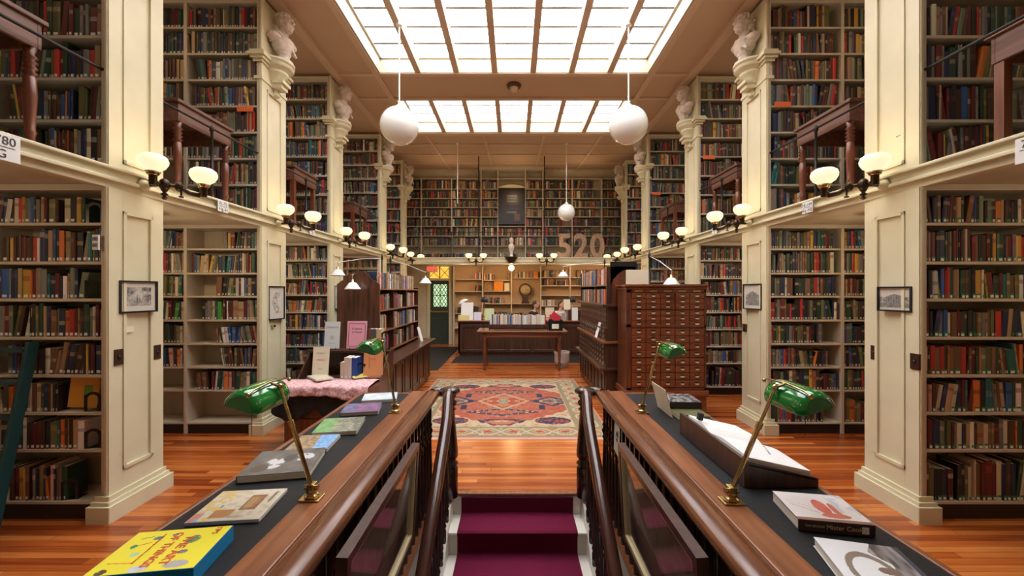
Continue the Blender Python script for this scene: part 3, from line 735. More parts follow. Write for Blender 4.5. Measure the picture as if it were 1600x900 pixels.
pw = P(829,478,12.55); pm = P(871,478,12.55)
person(pw.x, 12.6, (.95,-.31), 'person with dark hair and dark top bending at the desk, seen in profile', M['shirtdk'])
person(pm.x, 12.6, (.75,-.66), 'person with short dark hair in a white shirt seated at the desk', M['shirt'])
office_chair(pw.x, 12.6); office_chair(pm.x, 12.6)

def lathe_leg(x, y, z1, r, mt, parent, name='leg'):
    h = z1
    b = MB(); b.lathe([(r*.5,0),(r*.8,.02),(r*.8,.05),(r*.45,.08),(r*.75,.13),(r*.8,.16),(r*.55,.19),(r*.9,h*.5),(r*1.0,h*.66),(r*.7,h*.73),(r*1.05,h*.76),(r*.7,h*.79),(r*1.0,h*.82)], (x,y,0), 14)
    b.box(x-r, x+r, y-r, y+r, h*.82, h)
    return b.build(name, mt, parent)
# long table in front of the desk
t = thing('library_table', 'long wooden table with turned legs standing before the issue desk', 'table', (.18, 9.9, 0))
TX0, TX1, TY0, TY1, TZ = -.86, 1.24, 9.45, 10.25, .93
MB().box(TX0, TX1, TY0, TY1, TZ-.032, TZ).build('tabletop', M['tablewood'], t, bevel=.008)
b = MB(); b.box(TX0+.14, TX1-.14, TY0+.08, TY0+.105, TZ-.15, TZ-.032); b.box(TX0+.14, TX1-.14, TY1-.105, TY1-.08, TZ-.15, TZ-.032); b.box(TX0+.14, TX0+.165, TY0+.1, TY1-.1, TZ-.15, TZ-.032); b.box(TX1-.165, TX1-.14, TY0+.1, TY1-.1, TZ-.15, TZ-.032)
b.build('apron', M['tablewood'], t)
for x in (TX0+.18, TX1-.18):
    for y in (TY0+.12, TY1-.12): lathe_leg(x, y, TZ-.032, .045, M['turned'], t)
# book trough of pale-spined books
t = thing('book_trough', 'low dark wooden trough holding pale-spined books on the table', 'book trough', (.13, 9.75, TZ))
b = MB(); bx0, bx1 = P(764,500,9.7).x, P(856,500,9.7).x
b.box(bx0, bx1, 9.62, 9.64, TZ+.03, TZ+.14); b.box(bx0, bx1, 9.62, 9.86, TZ+.03, TZ+.05); b.box(bx0, bx1, 9.84, 9.86, TZ+.03, TZ+.22)
for x in (bx0, bx1-.02): b.box(x, x+.02, 9.61, 9.87, TZ, TZ+.20)
b.build('trough', M['walnut'], t, bevel=.003)
fill(bx0+.025, bx1-.03, 9.65, TZ+.052, .38, 'pale', None, dmax=.17, wmean=.026, seed=77, lean_p=.02, hfix=.31, lab='plain')
o = thing('card_box', 'black open box with a pale label at the end of the wooden table', 'box', (P(866,510,9.6).x, 9.62, TZ))
xq = P(858,510,9.55).x; xr = P(879,510,9.55).x
b = MB(); b.box(xq, xr, 9.50, 9.515, TZ, TZ+.24); b.box(xq, xr, 9.70, 9.715, TZ, TZ+.26); b.box(xq, xq+.012, 9.5, 9.7, TZ, TZ+.25); b.box(xr-.012, xr, 9.5, 9.7, TZ, TZ+.25); b.box(xq, xr, 9.5, 9.7, TZ, TZ+.01); b.build('box_body', M['black'], o)
MB().box(xq+.06, xq+.22, 9.496, 9.5, TZ+.05, TZ+.16).build('label_card', M['card'], o)
o = MB().box(-.12,.12,-.004,.004,-.08,.10,0,Matrix.Translation((xq+.15,9.6,TZ+.30)) @ Matrix.Rotation(rad(35),4,'Y')).build('pamphlet', mat('red_card', (.62,.03,.05), .5)); tag(o, 'red pamphlet tilted in the black box on the table end', 'pamphlet')
# bin with clear bag
bx_ = P(877,560,10.1).x
t = thing('waste_bin', 'waste bin lined with a clear plastic bag beside the table leg', 'bin', (bx_, 10.0, 0))
MB().lathe([(.13,0),(.135,.01),(.16,.34),(.165,.35),(.155,.35),(.125,.02),(.01,.015)], (bx_,10.0,0), 20).build('bin', mat('grey_wire_bin', (.35,.35,.36), .4, .4), t)
b = MB(); pr = [(.14,.06),(.175,.15),(.18,.30),(.195,.36),(.185,.385),(.16,.37),(.155,.33)]; b.lathe(pr, (bx_,10.0,0), 26)
for i, v in enumerate(b.v):
    a = math.atan2(v[1]-10.0, v[0]-bx_); k = 1+.05*math.sin(a*9+v[2]*20)+.03*math.sin(a*17); b.v[i] = (bx_+(v[0]-bx_)*k, 10.0+(v[1]-10.0)*k, v[2])
b.build('bag', M['plastic'], t)
# floor mats
for (x0,x1,y0,y1,lb) in ((-1.62,2.6,10.55,11.55,'long black rubber mat along the foot of the issue desk'),(-3.0,-1.78,9.6,13.6,'black rubber mat leading to the green door')):
    tag(MB().box(x0,x1,y0,y1,.0,.008).build('floor_mat', M['mat'], bevel=.003), lb, 'mat')
# things on the issue desk
def sheet(name, px0, px1, py0, py1, y, mt, label, cat, th=.01, base=None, tilt=0):
    a = P(px0, py1, y); c = P(px1, py0, y); z0 = base if base is not None else a.z
    o = MB().box(-(c.x-a.x)/2,(c.x-a.x)/2,0,th,0,c.z-a.z,0,Matrix.Rotation(rad(-tilt),4,'X')).build(name, mt, local=True, bevel=.002)
    o.location = ((a.x+c.x)/2, y, z0+.001); tag(o, label, cat); ORG[o.name] = Vector((0,0,0)); return o
sheet('clipboard', 720,739,473,501, 11.75, M['paper'], 'tall white notice propped on the issue desk end', 'notice', tilt=12, base=DT)
sheet('notice', 758,772,474,492, 11.8, mat('pale_green_card',(.62,.74,.42),.6), 'pale green notice propped on the issue desk', 'notice', tilt=6, base=DT)
sheet('notice', 740,752,490,503, 11.7, mat('lilac_card',(.66,.62,.74),.6), 'pale lilac leaflet on the issue desk by the white notice', 'leaflet', tilt=15, base=DT)
sheet('notice', 881,891,480,496, 11.75, M['card'], 'cream card propped on the dark wooden box', 'notice', tilt=6, base=DT+.30)
sheet('notice', 716,733,499,507, 11.62, mat('yellow_card',(.80,.70,.30),.6), 'yellow leaflet box on the desk edge', 'leaflet', th=.08, base=DT)
sheet('notice', 894,903,485,505, 11.6, M['paper'], 'stack of white leaflets beside the dark wooden box', 'leaflets', th=.1, base=DT)
o = MB().box(P(777,1,12.2).x, P(806,1,12.2).x, 12.1, 12.5, DT-.0, DT+.16).build('printer', M['screen'], bevel=.02); tag(o, 'low black machine on the issue desk behind the pale books', 'printer')
o['label'] = 'low black office machine behind the pale-spined books'
MB_ = MB().box(-1.6,1.6,12.05,12.6,.70,.74)
t = thing('work_counter', 'low work counter behind the issue desk', 'counter', (.05,12.2,0)); 
MB().box(-.5,.35,12.05,12.5,DT-.04,DT-.002).build('counter_top', M['walnut'], t); 
for x in (-.48,.30): MB().box(x,x+.03,12.08,12.48,0,DT-.04).build('leg', M['walnut'], t)
def table_lamp(px, py, y, base, mt, lab, white=False):
    x = P(px,py,y).x; z = P(px,py,y).z
    t = thing('table_lamp', lab, 'lamp', (x,y,base))
    MB().lathe([(.06,0),(.06,.015),(.015,.03),(.012,z-base-.06),(.02,z-base-.04)], (x,y,base), 12).build('base', M['brass'], t)
    MB().lathe([(.11,0),(.075,.16),(.07,.16),(.105,.0)], (x,y,z-.08), 18).build('lamp_shade', mt, t)
table_lamp(757, 468, 12.3, DT, M['shadeblack'], 'desk lamp with blue-black shade near the green notice')
table_lamp(894, 468, 12.0, DT+.30, M['shadeblack'], 'black-shaded lamp standing on the dark wooden box')
bpy.data.objects['table_lamp.001'].location = bpy.data.objects['table_lamp.001'].location
t = thing('desk_lamp', 'white swivel lamp leaning over the end of the issue desk', 'lamp', (-1.35,12.0,DT))
xw, zw = P(724,470,12.0).x, P(724,470,12.0).z
b = MB(); b.lathe([(.08,0),(.08,.02),(.02,.03)], (-1.35,12.0,DT), 14); b.tube([(-1.35,12.0,DT+.02),(-1.30,12.0,DT+.30),(xw,12.0,zw-.02)], .012); b.build('arm', M['steel'], t)
MB().lathe([(.02,.09),(.05,.08),(.10,.02),(.12,0),(.115,0),(.04,.07)], (0,0,0), 16, M=Matrix.Translation((xw,12.0,zw-.05)) @ Matrix.Rotation(rad(-28),4,'Y') @ Matrix.Diagonal((1.6,1,1,1))).build('lamp_shade', M['milk'], t)
for px, py, w, h, c, lb in ((770,497,.18,.2,'paper','white box'),):
    pass
for (px,w,h,c,lb) in ((746,.16,.20,(.35,.13,.05),'small brown wooden box on the issue desk'),(790+20,.25,.10,(.30,.30,.28),'grey tray on the back counter')):
    pass
o = MB().box(P(742,1,12.0).x,P(755,1,12.0).x,11.9,12.1,DT,DT+.17).build('wooden_box', M['tablewood'], bevel=.01); tag(o,'reddish wooden box under the blue-black desk lamp','box')
o = MB().box(P(852,1,14.0).x,P(866,1,14.0).x,14.02,14.2,.95,1.30).build('file_box', M['paper'], bevel=.01); tag(o,'white file box on the shelves behind the seated people','box')

# ---------------------------------------------------------------- pendants
def pendant(px, py, y, r, ztop, lb):
    c = P(px, py, y)
    t = thing('pendant_lamp', lb, 'pendant lamp', (c.x, y, ztop), 'white globe pendants')
    MB().ell(c, r, n=40, k=24).build('globe', M['globe'], t)
    b = MB(); b.lathe([(.05,-.01),(.05,.03),(.03,.05),(.012,.07)], (c.x,y,c.z+r-.015), 16); b.build('collar', M['white'], t)
    b = MB(); b.tube([(c.x,y,c.z+r),(c.x,y,ztop)], .011, 8); b.build('rod', M['white'], t)
    b = MB(); b.lathe([(.01,-.05),(.045,-.03),(.05,0)], (c.x,y,ztop), 14); b.build('ceiling_rose', M['white'], t)
pendant(624, 197, 5.95, .274, CEIL-.016, 'large white globe pendant hanging toward the ladder side')
pendant(982, 196, 5.95, .274, CEIL-.016, 'large white globe pendant hanging toward the catalogue side')
pendant(885, 332, 11.0, .232, cz(11.0)-.002, 'smaller white globe pendant far down the hall')
x = P(715,215,11.0).x
t = thing('pendant_rod', 'bare white rod hanging from the far ceiling, without a globe', 'pendant rod', (x,11.0,cz(11.0)))
b = MB(); b.tube([(x,11,cz(11)-.002),(x,11,P(715,318,11).z)], .012); b.lathe([(.01,-.05),(.045,-.03),(.05,-.002)], (x,11,cz(11)), 14); b.build('rod', M['white'], t)
# detector between the skylights
c = (P(803,150,7.8).x, 7.75, CEIL)
t = thing('smoke_detector', 'round smoke detector on the ceiling between the skylights', 'detector', c)
MB().lathe([(.02,-.13),(.06,-.12),(.08,-.06),(.085,-.035)], c, 16).build('sensor', M['ceil_rib'], t)
MB().lathe([(.09,-.055),(.13,-.04),(.14,-.002)], c, 20).build('base', mat('brown_mount', (.10,.05,.03), .5), t)
# ---------------------------------------------------------------- wall sconces with two opal bowls
def make_sconce():
    """local frame: wall at x = 0, hall towards +x, far end towards +y"""
    t = thing('wall_sconce', 'x', 'wall lamp', (0,0,0), 'two-armed opal wall lamps')
    b = MB(); Rw = Matrix.Rotation(rad(90),4,'Y')
    b.lathe([(.055,0),(.055,.01),(.035,.02),(.025,.05),(.014,.06)], (0,0,0), 14, 0, Rw); b.build('wall_plate', M['cream'], t)
    b = MB(); b.tube([(.05,0,0),(.16,-.01,0)], .014)
    b.ell((.20,-.02,.0), (.042,.042,.055)); b.lathe([(.01,-.13),(.022,-.12),(.012,-.10),(.03,-.085),(.012,-.07),(.025,-.05),(.03,-.02)], (.20,-.02,0), 10)
    b.ell((.27,.05,.0), (.035,.035,.045)); b.tube([(.20,-.02,0),(.27,.05,0),(.33,.09,-.05),(.39,.12,-.06),(.42,.14,-.02)], [.018,.018,.02,.022,.02])
    b.lathe([(.02,-.05),(.028,-.045),(.03,.03),(.036,.04)], (.42,.14,-.02), 12)
    b.tube([(.20,-.02,0),(.17,-.10,.01)], .015); b.lathe([(.018,-.045),(.03,-.04),(.03,.04),(.045,.05),(.045,.055)], (.17,-.10,.02), 12)
    b.tube([(.29,.05,-.04),(.29,.05,-.08)], .008); b.lathe([(.018,-.012),(.018,.0)], (.29,.05,-.085), 8)
    b.build('arm', M['bronze'], t)
    for (x,y,z) in ((.17,-.10,.08),(.42,.14,.03)):
        g = MB().lathe([(.03,0),(.035,.004),(.05,.02),(.085,.045),(.105,.08),(.108,.105),(.098,.135),(.07,.155),(.03,.163),(.004,.164)], (x,y,z), 26).build('glass_bowl', M['opal'], t)
        MB().lathe([(.036,-.02),(.04,-.015),(.048,.0),(.056,.012),(.05,.006),(.03,-.01)], (x,y,z), 14).build('gallery_ring', M['brass'], g)
    return t
proto = make_sconce()
first = True
for i, (y0, y1) in enumerate(PY):
    for s in (-1, 1):
        lb = 'two-armed lamp with opal bowls, %s pilaster from the stair, %s' % (BAYS[i], SIDE[s])
        x = s*(SX-.05); y = (y0+y1)/2+.02
        if first: o = proto; first = False; o.location = (x,y,GZ-.04); o['label'] = lb
        else: o = copy_tree(proto, None, (x,y,GZ-.04), 0, lb)
        if s > 0: o.scale = (-1,1,1)
        point('sconce_light', (s*(SX-.33), y, GZ+.30), SCONCE_W, (1,.72,.42), .1)
        point('sconce_light', (s*(SX-.33), y+.02, GZ-.24), SCONCE_W*.35, (1,.72,.42), .1)
def gallery_sconce(px, lb):
    x = P(px,402,12.15).x; y = 12.12; z = GZ-.06
    t = thing('wall_sconce', lb, 'wall lamp', (x,y,z), 'two-armed lamps on the far gallery front')
    b = MB(); b.tube([(x,12.31,z),(x,y,z)], .016); b.ell((x,y,z), (.045,.045,.07)); b.lathe([(.01,-.16),(.025,-.14),(.012,-.11),(.03,-.08),(.015,-.05)], (x,y,z), 10); b.tube([(x,y,z),(x,y,z+.30)], .010); b.ell((x,y,z+.31),.02)
    for s in (-1,1):
        b.tube([(x,y,z),(x+s*.10,y,z-.06),(x+s*.19,y,z-.04),(x+s*.215,y,z+.02)], [.016,.018,.016,.014]); b.lathe([(.02,-.02),(.035,.0),(.03,.03),(.036,.035)], (x+s*.215,y,z+.03), 12)
    b.build('arm', M['bronze'], t)
    for s in (-1,1): MB().lathe([(.03,0),(.05,.015),(.09,.05),(.105,.09),(.10,.12),(.07,.14),(.004,.145)], (x+s*.215,y,z+.065), 20).build('glass_bowl', M['opal'], t)
    point('sconce_light', (x,11.9,GZ+.35), SCONCE_W*3, (1,.72,.42), .1)
gallery_sconce(744, 'two-armed opal lamp on the far gallery front, between green door and small bust')
gallery_sconce(854, 'two-armed opal lamp on the far gallery front, beside the metal numerals')

# alcove pendants: only the third lower catalogue-side one is real, others added for light
def alcove_fill_lamp(x, y, z, ztop, lb, wt=ALCOVE_W):
    t = thing('alcove_fill_lamp', lb, 'pendant lamp', (x,y,z), 'small fluted alcove pendants, mostly added')
    b = MB(); b.lathe([(.035,.07),(.045,.06),(.075,.02),(.10,.0),(.095,.002),(.07,.02),(.03,.06)], (x,y,z), 24)
    b.build('lamp_shade', M['milk'], t); MB().tube([(x,y,z+.06),(x,y,ztop)], .006).build('cord', M['iron'], t)
    MB().ell((x,y,z+.015), .028).build('bulb', M['bulb'], t)
    point('alcove_fill_light', (x,y,z-.05), wt, (1,.76,.50), .08)
for i in range(5):
    ya = (PY[i-1][1] if i else 1.2); ym = (ya+PY[i][0])/2
    for s in (-1,1):
        alcove_fill_lamp(s*(SX+.75), ym-.1, 2.50, GZ-.101, 'small fluted lamp, mostly added set, under the gallery, %s alcove from the stair, %s' % (BAYS[i], SIDE[s]), ALCOVE_W)
        alcove_fill_lamp(s*(SX+.9), ym-.1, 5.30, CEIL-.001, 'added small fluted lamp over the gallery, %s alcove from the stair, %s' % (BAYS[i], SIDE[s]), ALCOVE_W*.6)

# ---------------------------------------------------------------- gallery rails, signs, tables
for i in range(5):
    ya = (PY[i-1][1] if i else 1.2); yb = PY[i][0]
    for s in (-1,1):
        x = s*(SX+.02); z = GZ+.82
        t = thing('gallery_railing', 'thin black iron rail across the %s gallery opening, %s' % (BAYS[i], SIDE[s]), 'railing', (x,(ya+yb)/2,GZ), 'iron gallery rails')
        MB().tube([(x,ya,z),(x,yb+.01,z)], .0125).build('rail', M['iron'], t)
        b = MB(); ym = ya+(yb-ya)*.45; b.lathe([(.024,0),(.024,.02),(.015,.04),(.014,.3),(.022,.31),(.022,.34),(.014,.35),(.014,.78),(.022,.79),(.024,.83),(.01,.85)], (x,ym,GZ), 12); b.build('post', M['iron'], t)
def gallery_table(s, y0, y1, zt, style, lb):
    x0, x1 = s*(SX+.10), s*(SX+.95); z0 = GZ
    t = thing('gallery_table', lb, 'table', ((x0+x1)/2,(y0+y1)/2,z0), 'wooden tables up on the galleries')
    mt = M['oldwood']
    MB().box(x0-s*.02, x1, y0-.03, y1+.03, zt-.035, zt).build('tabletop', mt, t, bevel=.006)
    b = MB(); b.box(x0, x1, y0, y0+.025, zt-.22, zt-.035); b.box(x0, x1, y1-.025, y1, zt-.22, zt-.035); b.box(x0, x0+s*.025, y0+.025, y1-.025, zt-.22, zt-.035); b.box(x1-s*.025, x1, y0+.025, y1-.025, zt-.22, zt-.035)
    b.build('apron', mt, t, bevel=.003)
    for x in (x0+s*.04, x1-s*.04):
        for y in (y0+.04, y1-.04):
            b = MB()
            if style == 'turned':
                h = zt-.22-z0; r = .036
                b.lathe([(r*.6,0),(r*.9,.03),(r*.6,.06),(r*.75,.10),(r*.75,.13),(r*1.0,.16),(r*.8,.18),(r*.9,.3),(r*1.1,h*.55),(r*.95,h*.72),(r*.7,h*.735),(r*1.25,h*.76),(r*.65,h*.785),(r*1.2,h*.81),(r*.65,h*.835),(r*1.2,h*.86),(r*.65,h*.885),(r*1.2,h*.91),(r*.7,h*.94),(r*1.1,h)], (x,y,z0), 14)
                b.box(x-.038, x+.038, y-.038, y+.038, zt-.22, zt-.036)
            else: b.box(x-.03, x+.03, y-.03, y+.03, z0, zt-.036)
            b.build('leg', M['turned'], t)
    return t
gallery_table(-1, 2.1, 2.95, 3.80, 'turned', 'turned-leg table on the gallery nearest the stair, ladder side')
gallery_table(1, 2.0, 2.92, 3.68, 'square', 'square-legged orange wood table on the gallery nearest the stair, catalogue side')
gallery_table(-1, 4.15, 4.92, 3.80, 'turned', 'deep turned-leg table on the second gallery opening, ladder side')
gallery_table(1, 4.15, 4.92, 3.80, 'turned', 'deep turned-leg table on the second gallery opening, catalogue side')
gallery_table(-1, 6.34, 7.05, 3.80, 'square', 'square-legged table on the third gallery opening, ladder side')
gallery_table(1, 6.25, 7.05, 3.80, 'turned', 'turned-leg table on the third gallery opening, catalogue side')
gallery_table(-1, 8.7, 9.5, 3.75, 'square', 'small table on the fourth gallery opening, ladder side')
gallery_table(1, 8.7, 9.5, 3.75, 'square', 'small table on the fourth gallery opening, catalogue side')

def fascia_sign(s, px, py, w, h, lines, lb):
    x = s*(SX-.085); y = abs(x)*F/abs(px-CX0); z = H-(py-CY0)*y/F
    t = thing('shelf_mark_sign', lb, 'sign', (x,y,z-h/2))
    T = Matrix.Translation((x,y,z)) @ facing(s)
    MB().box(-w/2,w/2,0,.006,-h/2,h/2,0,T).build('card', M['paper'], t)
    n = len(lines)
    for k, l in enumerate(lines):
        text(l, h*.9/n, T @ Matrix.Translation((0,-.002,h/2-h*(k+.55)/n)) @ FACE_Y, M['ink'], t, extrude=.0003)
    if n == 2: MB().box(-w*.35,w*.35,-.002,0,-.002,.002,0,T).build('rule', M['ink'], t)
fascia_sign(-1, 2, 228, .20, .17, ['1780','G'], 'white sign marked 780 and G on the gallery front')
fascia_sign(-1, 349, 323, .16, .12, ['Fl.-T3','Hg.-H'], 'white two-line sign below the second gallery opening, ladder side')
fascia_sign(-1, 488, 362, .15, .11, ['800','- N'], 'white sign below the third gallery opening, ladder side')
fascia_sign(1, 1261, 324, .16, .12, ['Hl.-H4','Hq.-H5'], 'white two-line sign below the second gallery opening, catalogue side')
fascia_sign(1, 1116, 361, .15, .11, ['810','- P'], 'white sign below the third gallery opening, catalogue side')
fascia_sign(1, 1612, 231, .17, .16, ['780','G'], 'white sign at the frame edge on the gallery front, catalogue side')
o = thing('shelf_mark_sign', 'small white number plate on the bookcase edge beside the pilaster', 'sign', (-(SX+.02), 3.28, 2.17))
MB().box(-SX-.06, -SX-.01, 3.262, 3.275, 2.18, 2.30).build('card', M['paper'], o)
for k in range(2):
    text('88', .045, Matrix.Translation((-SX-.035, 3.26, 2.265-.05*k)) @ FACE_Y, M['ink'], o)
def orange_sign(s, i, z, lb, x=None):
    y = PY[i][0]-.004; xa = s*(SX+.07)
    t = tag(MB().box(xa, xa+s*.21, y-.003, y, z-.07, z).build('range_sign', M['orange']), lb, 'sign', 'orange shelf range cards')
    return t
orange_sign(-1, 1, 4.243, 'orange range card on upper shelf edge, second gallery bookcase, ladder side')
orange_sign(1, 1, 4.30, 'orange range card on upper shelf edge, second gallery bookcase, catalogue side')
orange_sign(1, 2, 4.27, 'orange range card on upper shelf edge, third gallery bookcase, catalogue side')
orange_sign(1, 3, 4.27, 'orange range card on upper shelf edge, fourth gallery bookcase, catalogue side')

# ---------------------------------------------------------------- framed prints and switch plates on the pilasters
def framed_print(s, y0, y1, z0, z1, kind, lb, xw=SX-.026, fc='black'):
    x = s*(xw-.006); w, h = y1-y0, z1-z0
    t = thing('framed_print', lb, 'picture', (x,(y0+y1)/2,z0))
    T = Matrix.Translation((x,(y0+y1)/2,z0)) @ facing(s) @ Matrix.Rotation(rad(3.2)*s,4,'Z')
    b = MB(); f = .014
    b.box(-w/2,w/2,-.02,.006,0,f,0,T); b.box(-w/2,w/2,-.02,.006,h-f,h,0,T); b.box(-w/2,-w/2+f,-.02,.006,f,h-f,0,T); b.box(w/2-f,w/2,-.02,.006,f,h-f,0,T)
    b.build('frame', M['black'], t)
    def fn(u, v):
        paper = (.62,.58,.50); ink = (.05,.05,.05)
        m = min(u,1-u)*w, min(v,1-v)*h
        if min(m) < .045*(kind != 'wide'): return paper
        if kind == 'tree':
            if v > .85 or v < .08: return paper
            n = vnoise(u*9, v*8, 3)*.6+vnoise(u*28, v*22, 5)*.4
            k = n*1.2-.15 if v > .3 else n*.8
            if .35 < u < .6 and .35 < v < .6 and (int(u*40) % 3): k *= .5
            return mixc(paper, ink, k*1.1)
        if kind == 'house' or kind == 'wide':
            in_b = .22 < u < .78 and .22 < v < .60+.14*max(0, 1-abs(u-.5)*3.2)
            n = vnoise(u*30, v*26, 8)
            if in_b: return mixc((.30,.29,.27), ink, n*.8 if int(u*36) % 3 else .15)
            if v < .3 and v > .1: return mixc(paper, ink, .5+n*.4)
            if abs(u-.5) > .27 and v < .58 and v > .2: return mixc(paper, ink, n*1.0)
            return mixc(paper, (.55,.50,.44), n*.4)
        if kind == 'plant':
            d = abs(u-.5-.10*math.sin(v*9)); n = vnoise(u*22, v*30, 2)
            if d < .20 and .15 < v < .85: return mixc(paper, ink, (n*1.5-.35)*(1-d*3))
            return paper
        return paper
    picture_mesh('print', w-2*f, h-2*f, 56, 46, fn, t, T @ Matrix.Translation((0,-.006,f)))
framed_print(-1, 3.39, 3.73, 1.665, 1.94, 'tree', 'dark-framed engraving of trees on the pilaster beside the ladder bookcase')
framed_print(-1, 5.45, 5.80, 1.46, 1.92, 'plant', 'tall black-framed line drawing on the second pilaster, ladder side')
framed_print(-1, 7.45, 7.75, 1.52, 1.95, 'plant', 'tall black-framed print on the third pilaster, half behind the dark shelf end')
framed_print(1, 3.36, 3.66, 1.675, 1.89, 'wide', 'black-framed engraving of a pedimented building on the nearest pilaster')
framed_print(1, 5.40, 5.80, 1.60, 1.95, 'house', 'black-framed print of a small building with wide mount, second pilaster')
def plate(s, px, py, w, h, lb, xw=None, side=0):
    xw = SX-.034 if side == 0 else SX-.006
    x = s*(xw-.001); y = abs(x)*F/abs(px-CX0); z = H-(py-CY0)*y/F
    t = thing('switch_plate', lb, 'switch plate', (x,y,z-h/2), 'brown switch plates')
    T = Matrix.Translation((x,y,z)) @ facing(s)
    MB().box(-w/2,w/2,-.008,.02,-h/2,h/2,0,T).build('plate', M['plate'], t, bevel=.002)
    b = MB(); b.box(-.014,.014,-.012,-.007,-.022,.022,0,T); b.lathe([(.014,0),(.014,.006),(.006,.010)], (0,0,0), 10, 0, T @ Matrix.Translation((0,-.007,0)) @ FACE_Y); b.build('switch', M['black'], t)
plate(-1, 185, 558, .075, .13, 'brown switch plate below the tree engraving, near the bookcase edge')
plate(-1, 245, 550, .075, .13, 'brown switch plate below the tree engraving, at the alcove edge', side=1)
plate(1, 1430, 565, .075, .13, 'brown switch plate below the pedimented building print, near the bookcase edge')
plate(1, 1367, 551, .075, .13, 'brown switch plate below the pedimented building print, at the alcove edge', side=1)
plate(1, 1163, 512, .075, .11, 'brown switch plate below the wide-mounted print on the second pilaster')
o = MB().box(0,.001,0,.075,0,.05).build('caption_card', M['card'], local=True); o.location = (-SX+.020, 3.46, 1.50); tag(o, 'tiny caption card below the tree engraving', 'card')
o = tag(MB().box(-SX+.012, -SX+.045, 5.55, 5.60, 1.36, 1.39).build('door_catch', M['brass']), 'small brass hook under the tall line drawing', 'hook')

# ---------------------------------------------------------------- plaster busts on the brackets
def make_bust(v):
    """faces +x, stands on z = 0"""
    t = thing('bust', 'x', 'bust', (0,0,0), 'plaster busts above the pilasters')
    MB().lathe([(.10,0),(.105,.02),(.085,.035),(.065,.055),(.06,.08),(.075,.10),(.08,.115)], (0,0,0), 20).build('socle', M['plaster'], t)
    b = MB()
    b.tube([(.01,0,.10),(.0,0,.17),(-.01,0,.25),(-.01,0,.30)], [.06,.10,.125,.09], 16)      # chest
    for s in (-1,1): b.ell((-.02, s*.115, .265), (.075,.085,.055)); b.ell((-.01, s*.06, .20), (.09,.07,.08))
    b.tube([(-.02,0,.28),(.0,0,.40)], [.062,.055], 12)   # neck
    hd = Vector((.025,0,.475)); b.ell(hd, (.098,.078,.10)); b.ell(hd+Vector((.035,0,-.065)), (.058,.052,.055)); b.ell(hd+Vector((-.02,0,.04)), (.10,.082,.085))
    b.tube([hd+Vector((.088,0,.030)), hd+Vector((.125,0,-.018))], [.012,.018], 8)
    b.ell(hd+Vector((.082,0,.045)), (.018,.045,.012)); b.ell(hd+Vector((.088,0,-.055)), (.012,.026,.008)); b.ell(hd+Vector((.088,0,-.071)), (.012,.022,.008)); b.ell(hd+Vector((.078,0,-.098)), (.022,.024,.018))
    for s in (-1,1): b.ell(hd+Vector((-.005,s*.078,-.01)), (.02,.012,.03)); b.ell(hd+Vector((.074,s*.032,.016)), (.012,.014,.009)); b.ell(hd+Vector((.06,s*.045,-.03)), (.025,.02,.02))
    rr = random.Random(v)
    b.build('head_and_shoulders', M['plaster'], t, remesh=.007)
    b = MB()
    for k in range(70 if v != 1 else 45):   # curls
        a = rr.uniform(0, 2*math.pi); e = rr.uniform(.0 if v == 2 else .25, 1.4)
        p = hd+Vector((-.02+.105*math.cos(a)*math.cos(e), .088*math.sin(a)*math.cos(e), .035+.088*math.sin(e)))
        if p.x > hd.x+.055 and p.z < hd.z+.075: continue
        b.ell(p, rr.uniform(.014,.024), n=8, k=6)
    if v == 2:
        for k in range(40): b.ell(hd+Vector((rr.uniform(-.10,-.02), rr.choice((-1,1))*rr.uniform(.05,.085), rr.uniform(-.13,.03))), rr.uniform(.016,.026), n=8, k=6)
    b.build('hair', M['plaster'], t, remesh=.006)
    b = MB()
    for k in range(7):   # drapery folds over one shoulder
        u = k/6
        b.tube([(-.06-.01*k, -.15+.03*k, .20+.01*k),(-.02+.01*k,-.10+.02*k,.31-.005*k),(.07,.0+.02*k,.24-.02*k),(.09-.01*k,.06+.012*k,.15)], [.012,.017,.017,.010], 8)
    for s in (-1,1): b.tube([(-.09,s*.10,.28),(-.10,s*.05,.20),(-.05,0,.12)], [.02,.03,.02], 8)
    b.tube([(-.08,-.17,.25),(-.05,-.16,.31),(.02,-.10,.33),(.06,-.04,.27)], [.015,.02,.02,.015], 8)
    b.build('drapery', M['plaster'], t, remesh=.007)
    return t
protos = [make_bust(v) for v in range(3)]
used = set()
BL = {(0,-1):'plaster bust above the ladder-side pilaster nearest the stair',(0,1):'plaster bust above the catalogue-side pilaster nearest the stair',
      (1,-1):'large plaster bust in profile with short curls, second ladder-side pilaster',(1,1):'large long-haired plaster bust, second catalogue-side pilaster',
      (2,-1):'draped plaster bust with cropped hair, third ladder-side pilaster',(2,1):'slim plaster bust, third catalogue-side pilaster',
      (3,-1):'plaster bust on the fourth ladder-side pilaster, beside the globe',(3,1):'plaster bust on the fourth catalogue-side pilaster',
      (4,-1):'farthest plaster bust on the ladder side',(4,1):'farthest plaster bust on the catalogue side'}
for i, (y0, y1) in enumerate(PY):
    for s in (-1,1):
        v = {(1,-1):0,(1,1):2,(2,-1):1,(2,1):0,(3,-1):2}.get((i,s), (i+(s>0)) % 3)
        p = protos[v]
        loc = (s*(SX-.15), (y0+y1)/2, 4.961); rz = (rad(-14) if s < 0 else rad(180+14))
        if v in used: o = copy_tree(p, None, loc, rz, BL[(i,s)])
        else: o = p; used.add(v); o.location = loc; o.rotation_euler = (0,0,rz); o['label'] = BL[(i,s)]
        o.scale = (1.12,1.12,1.12)
        pass

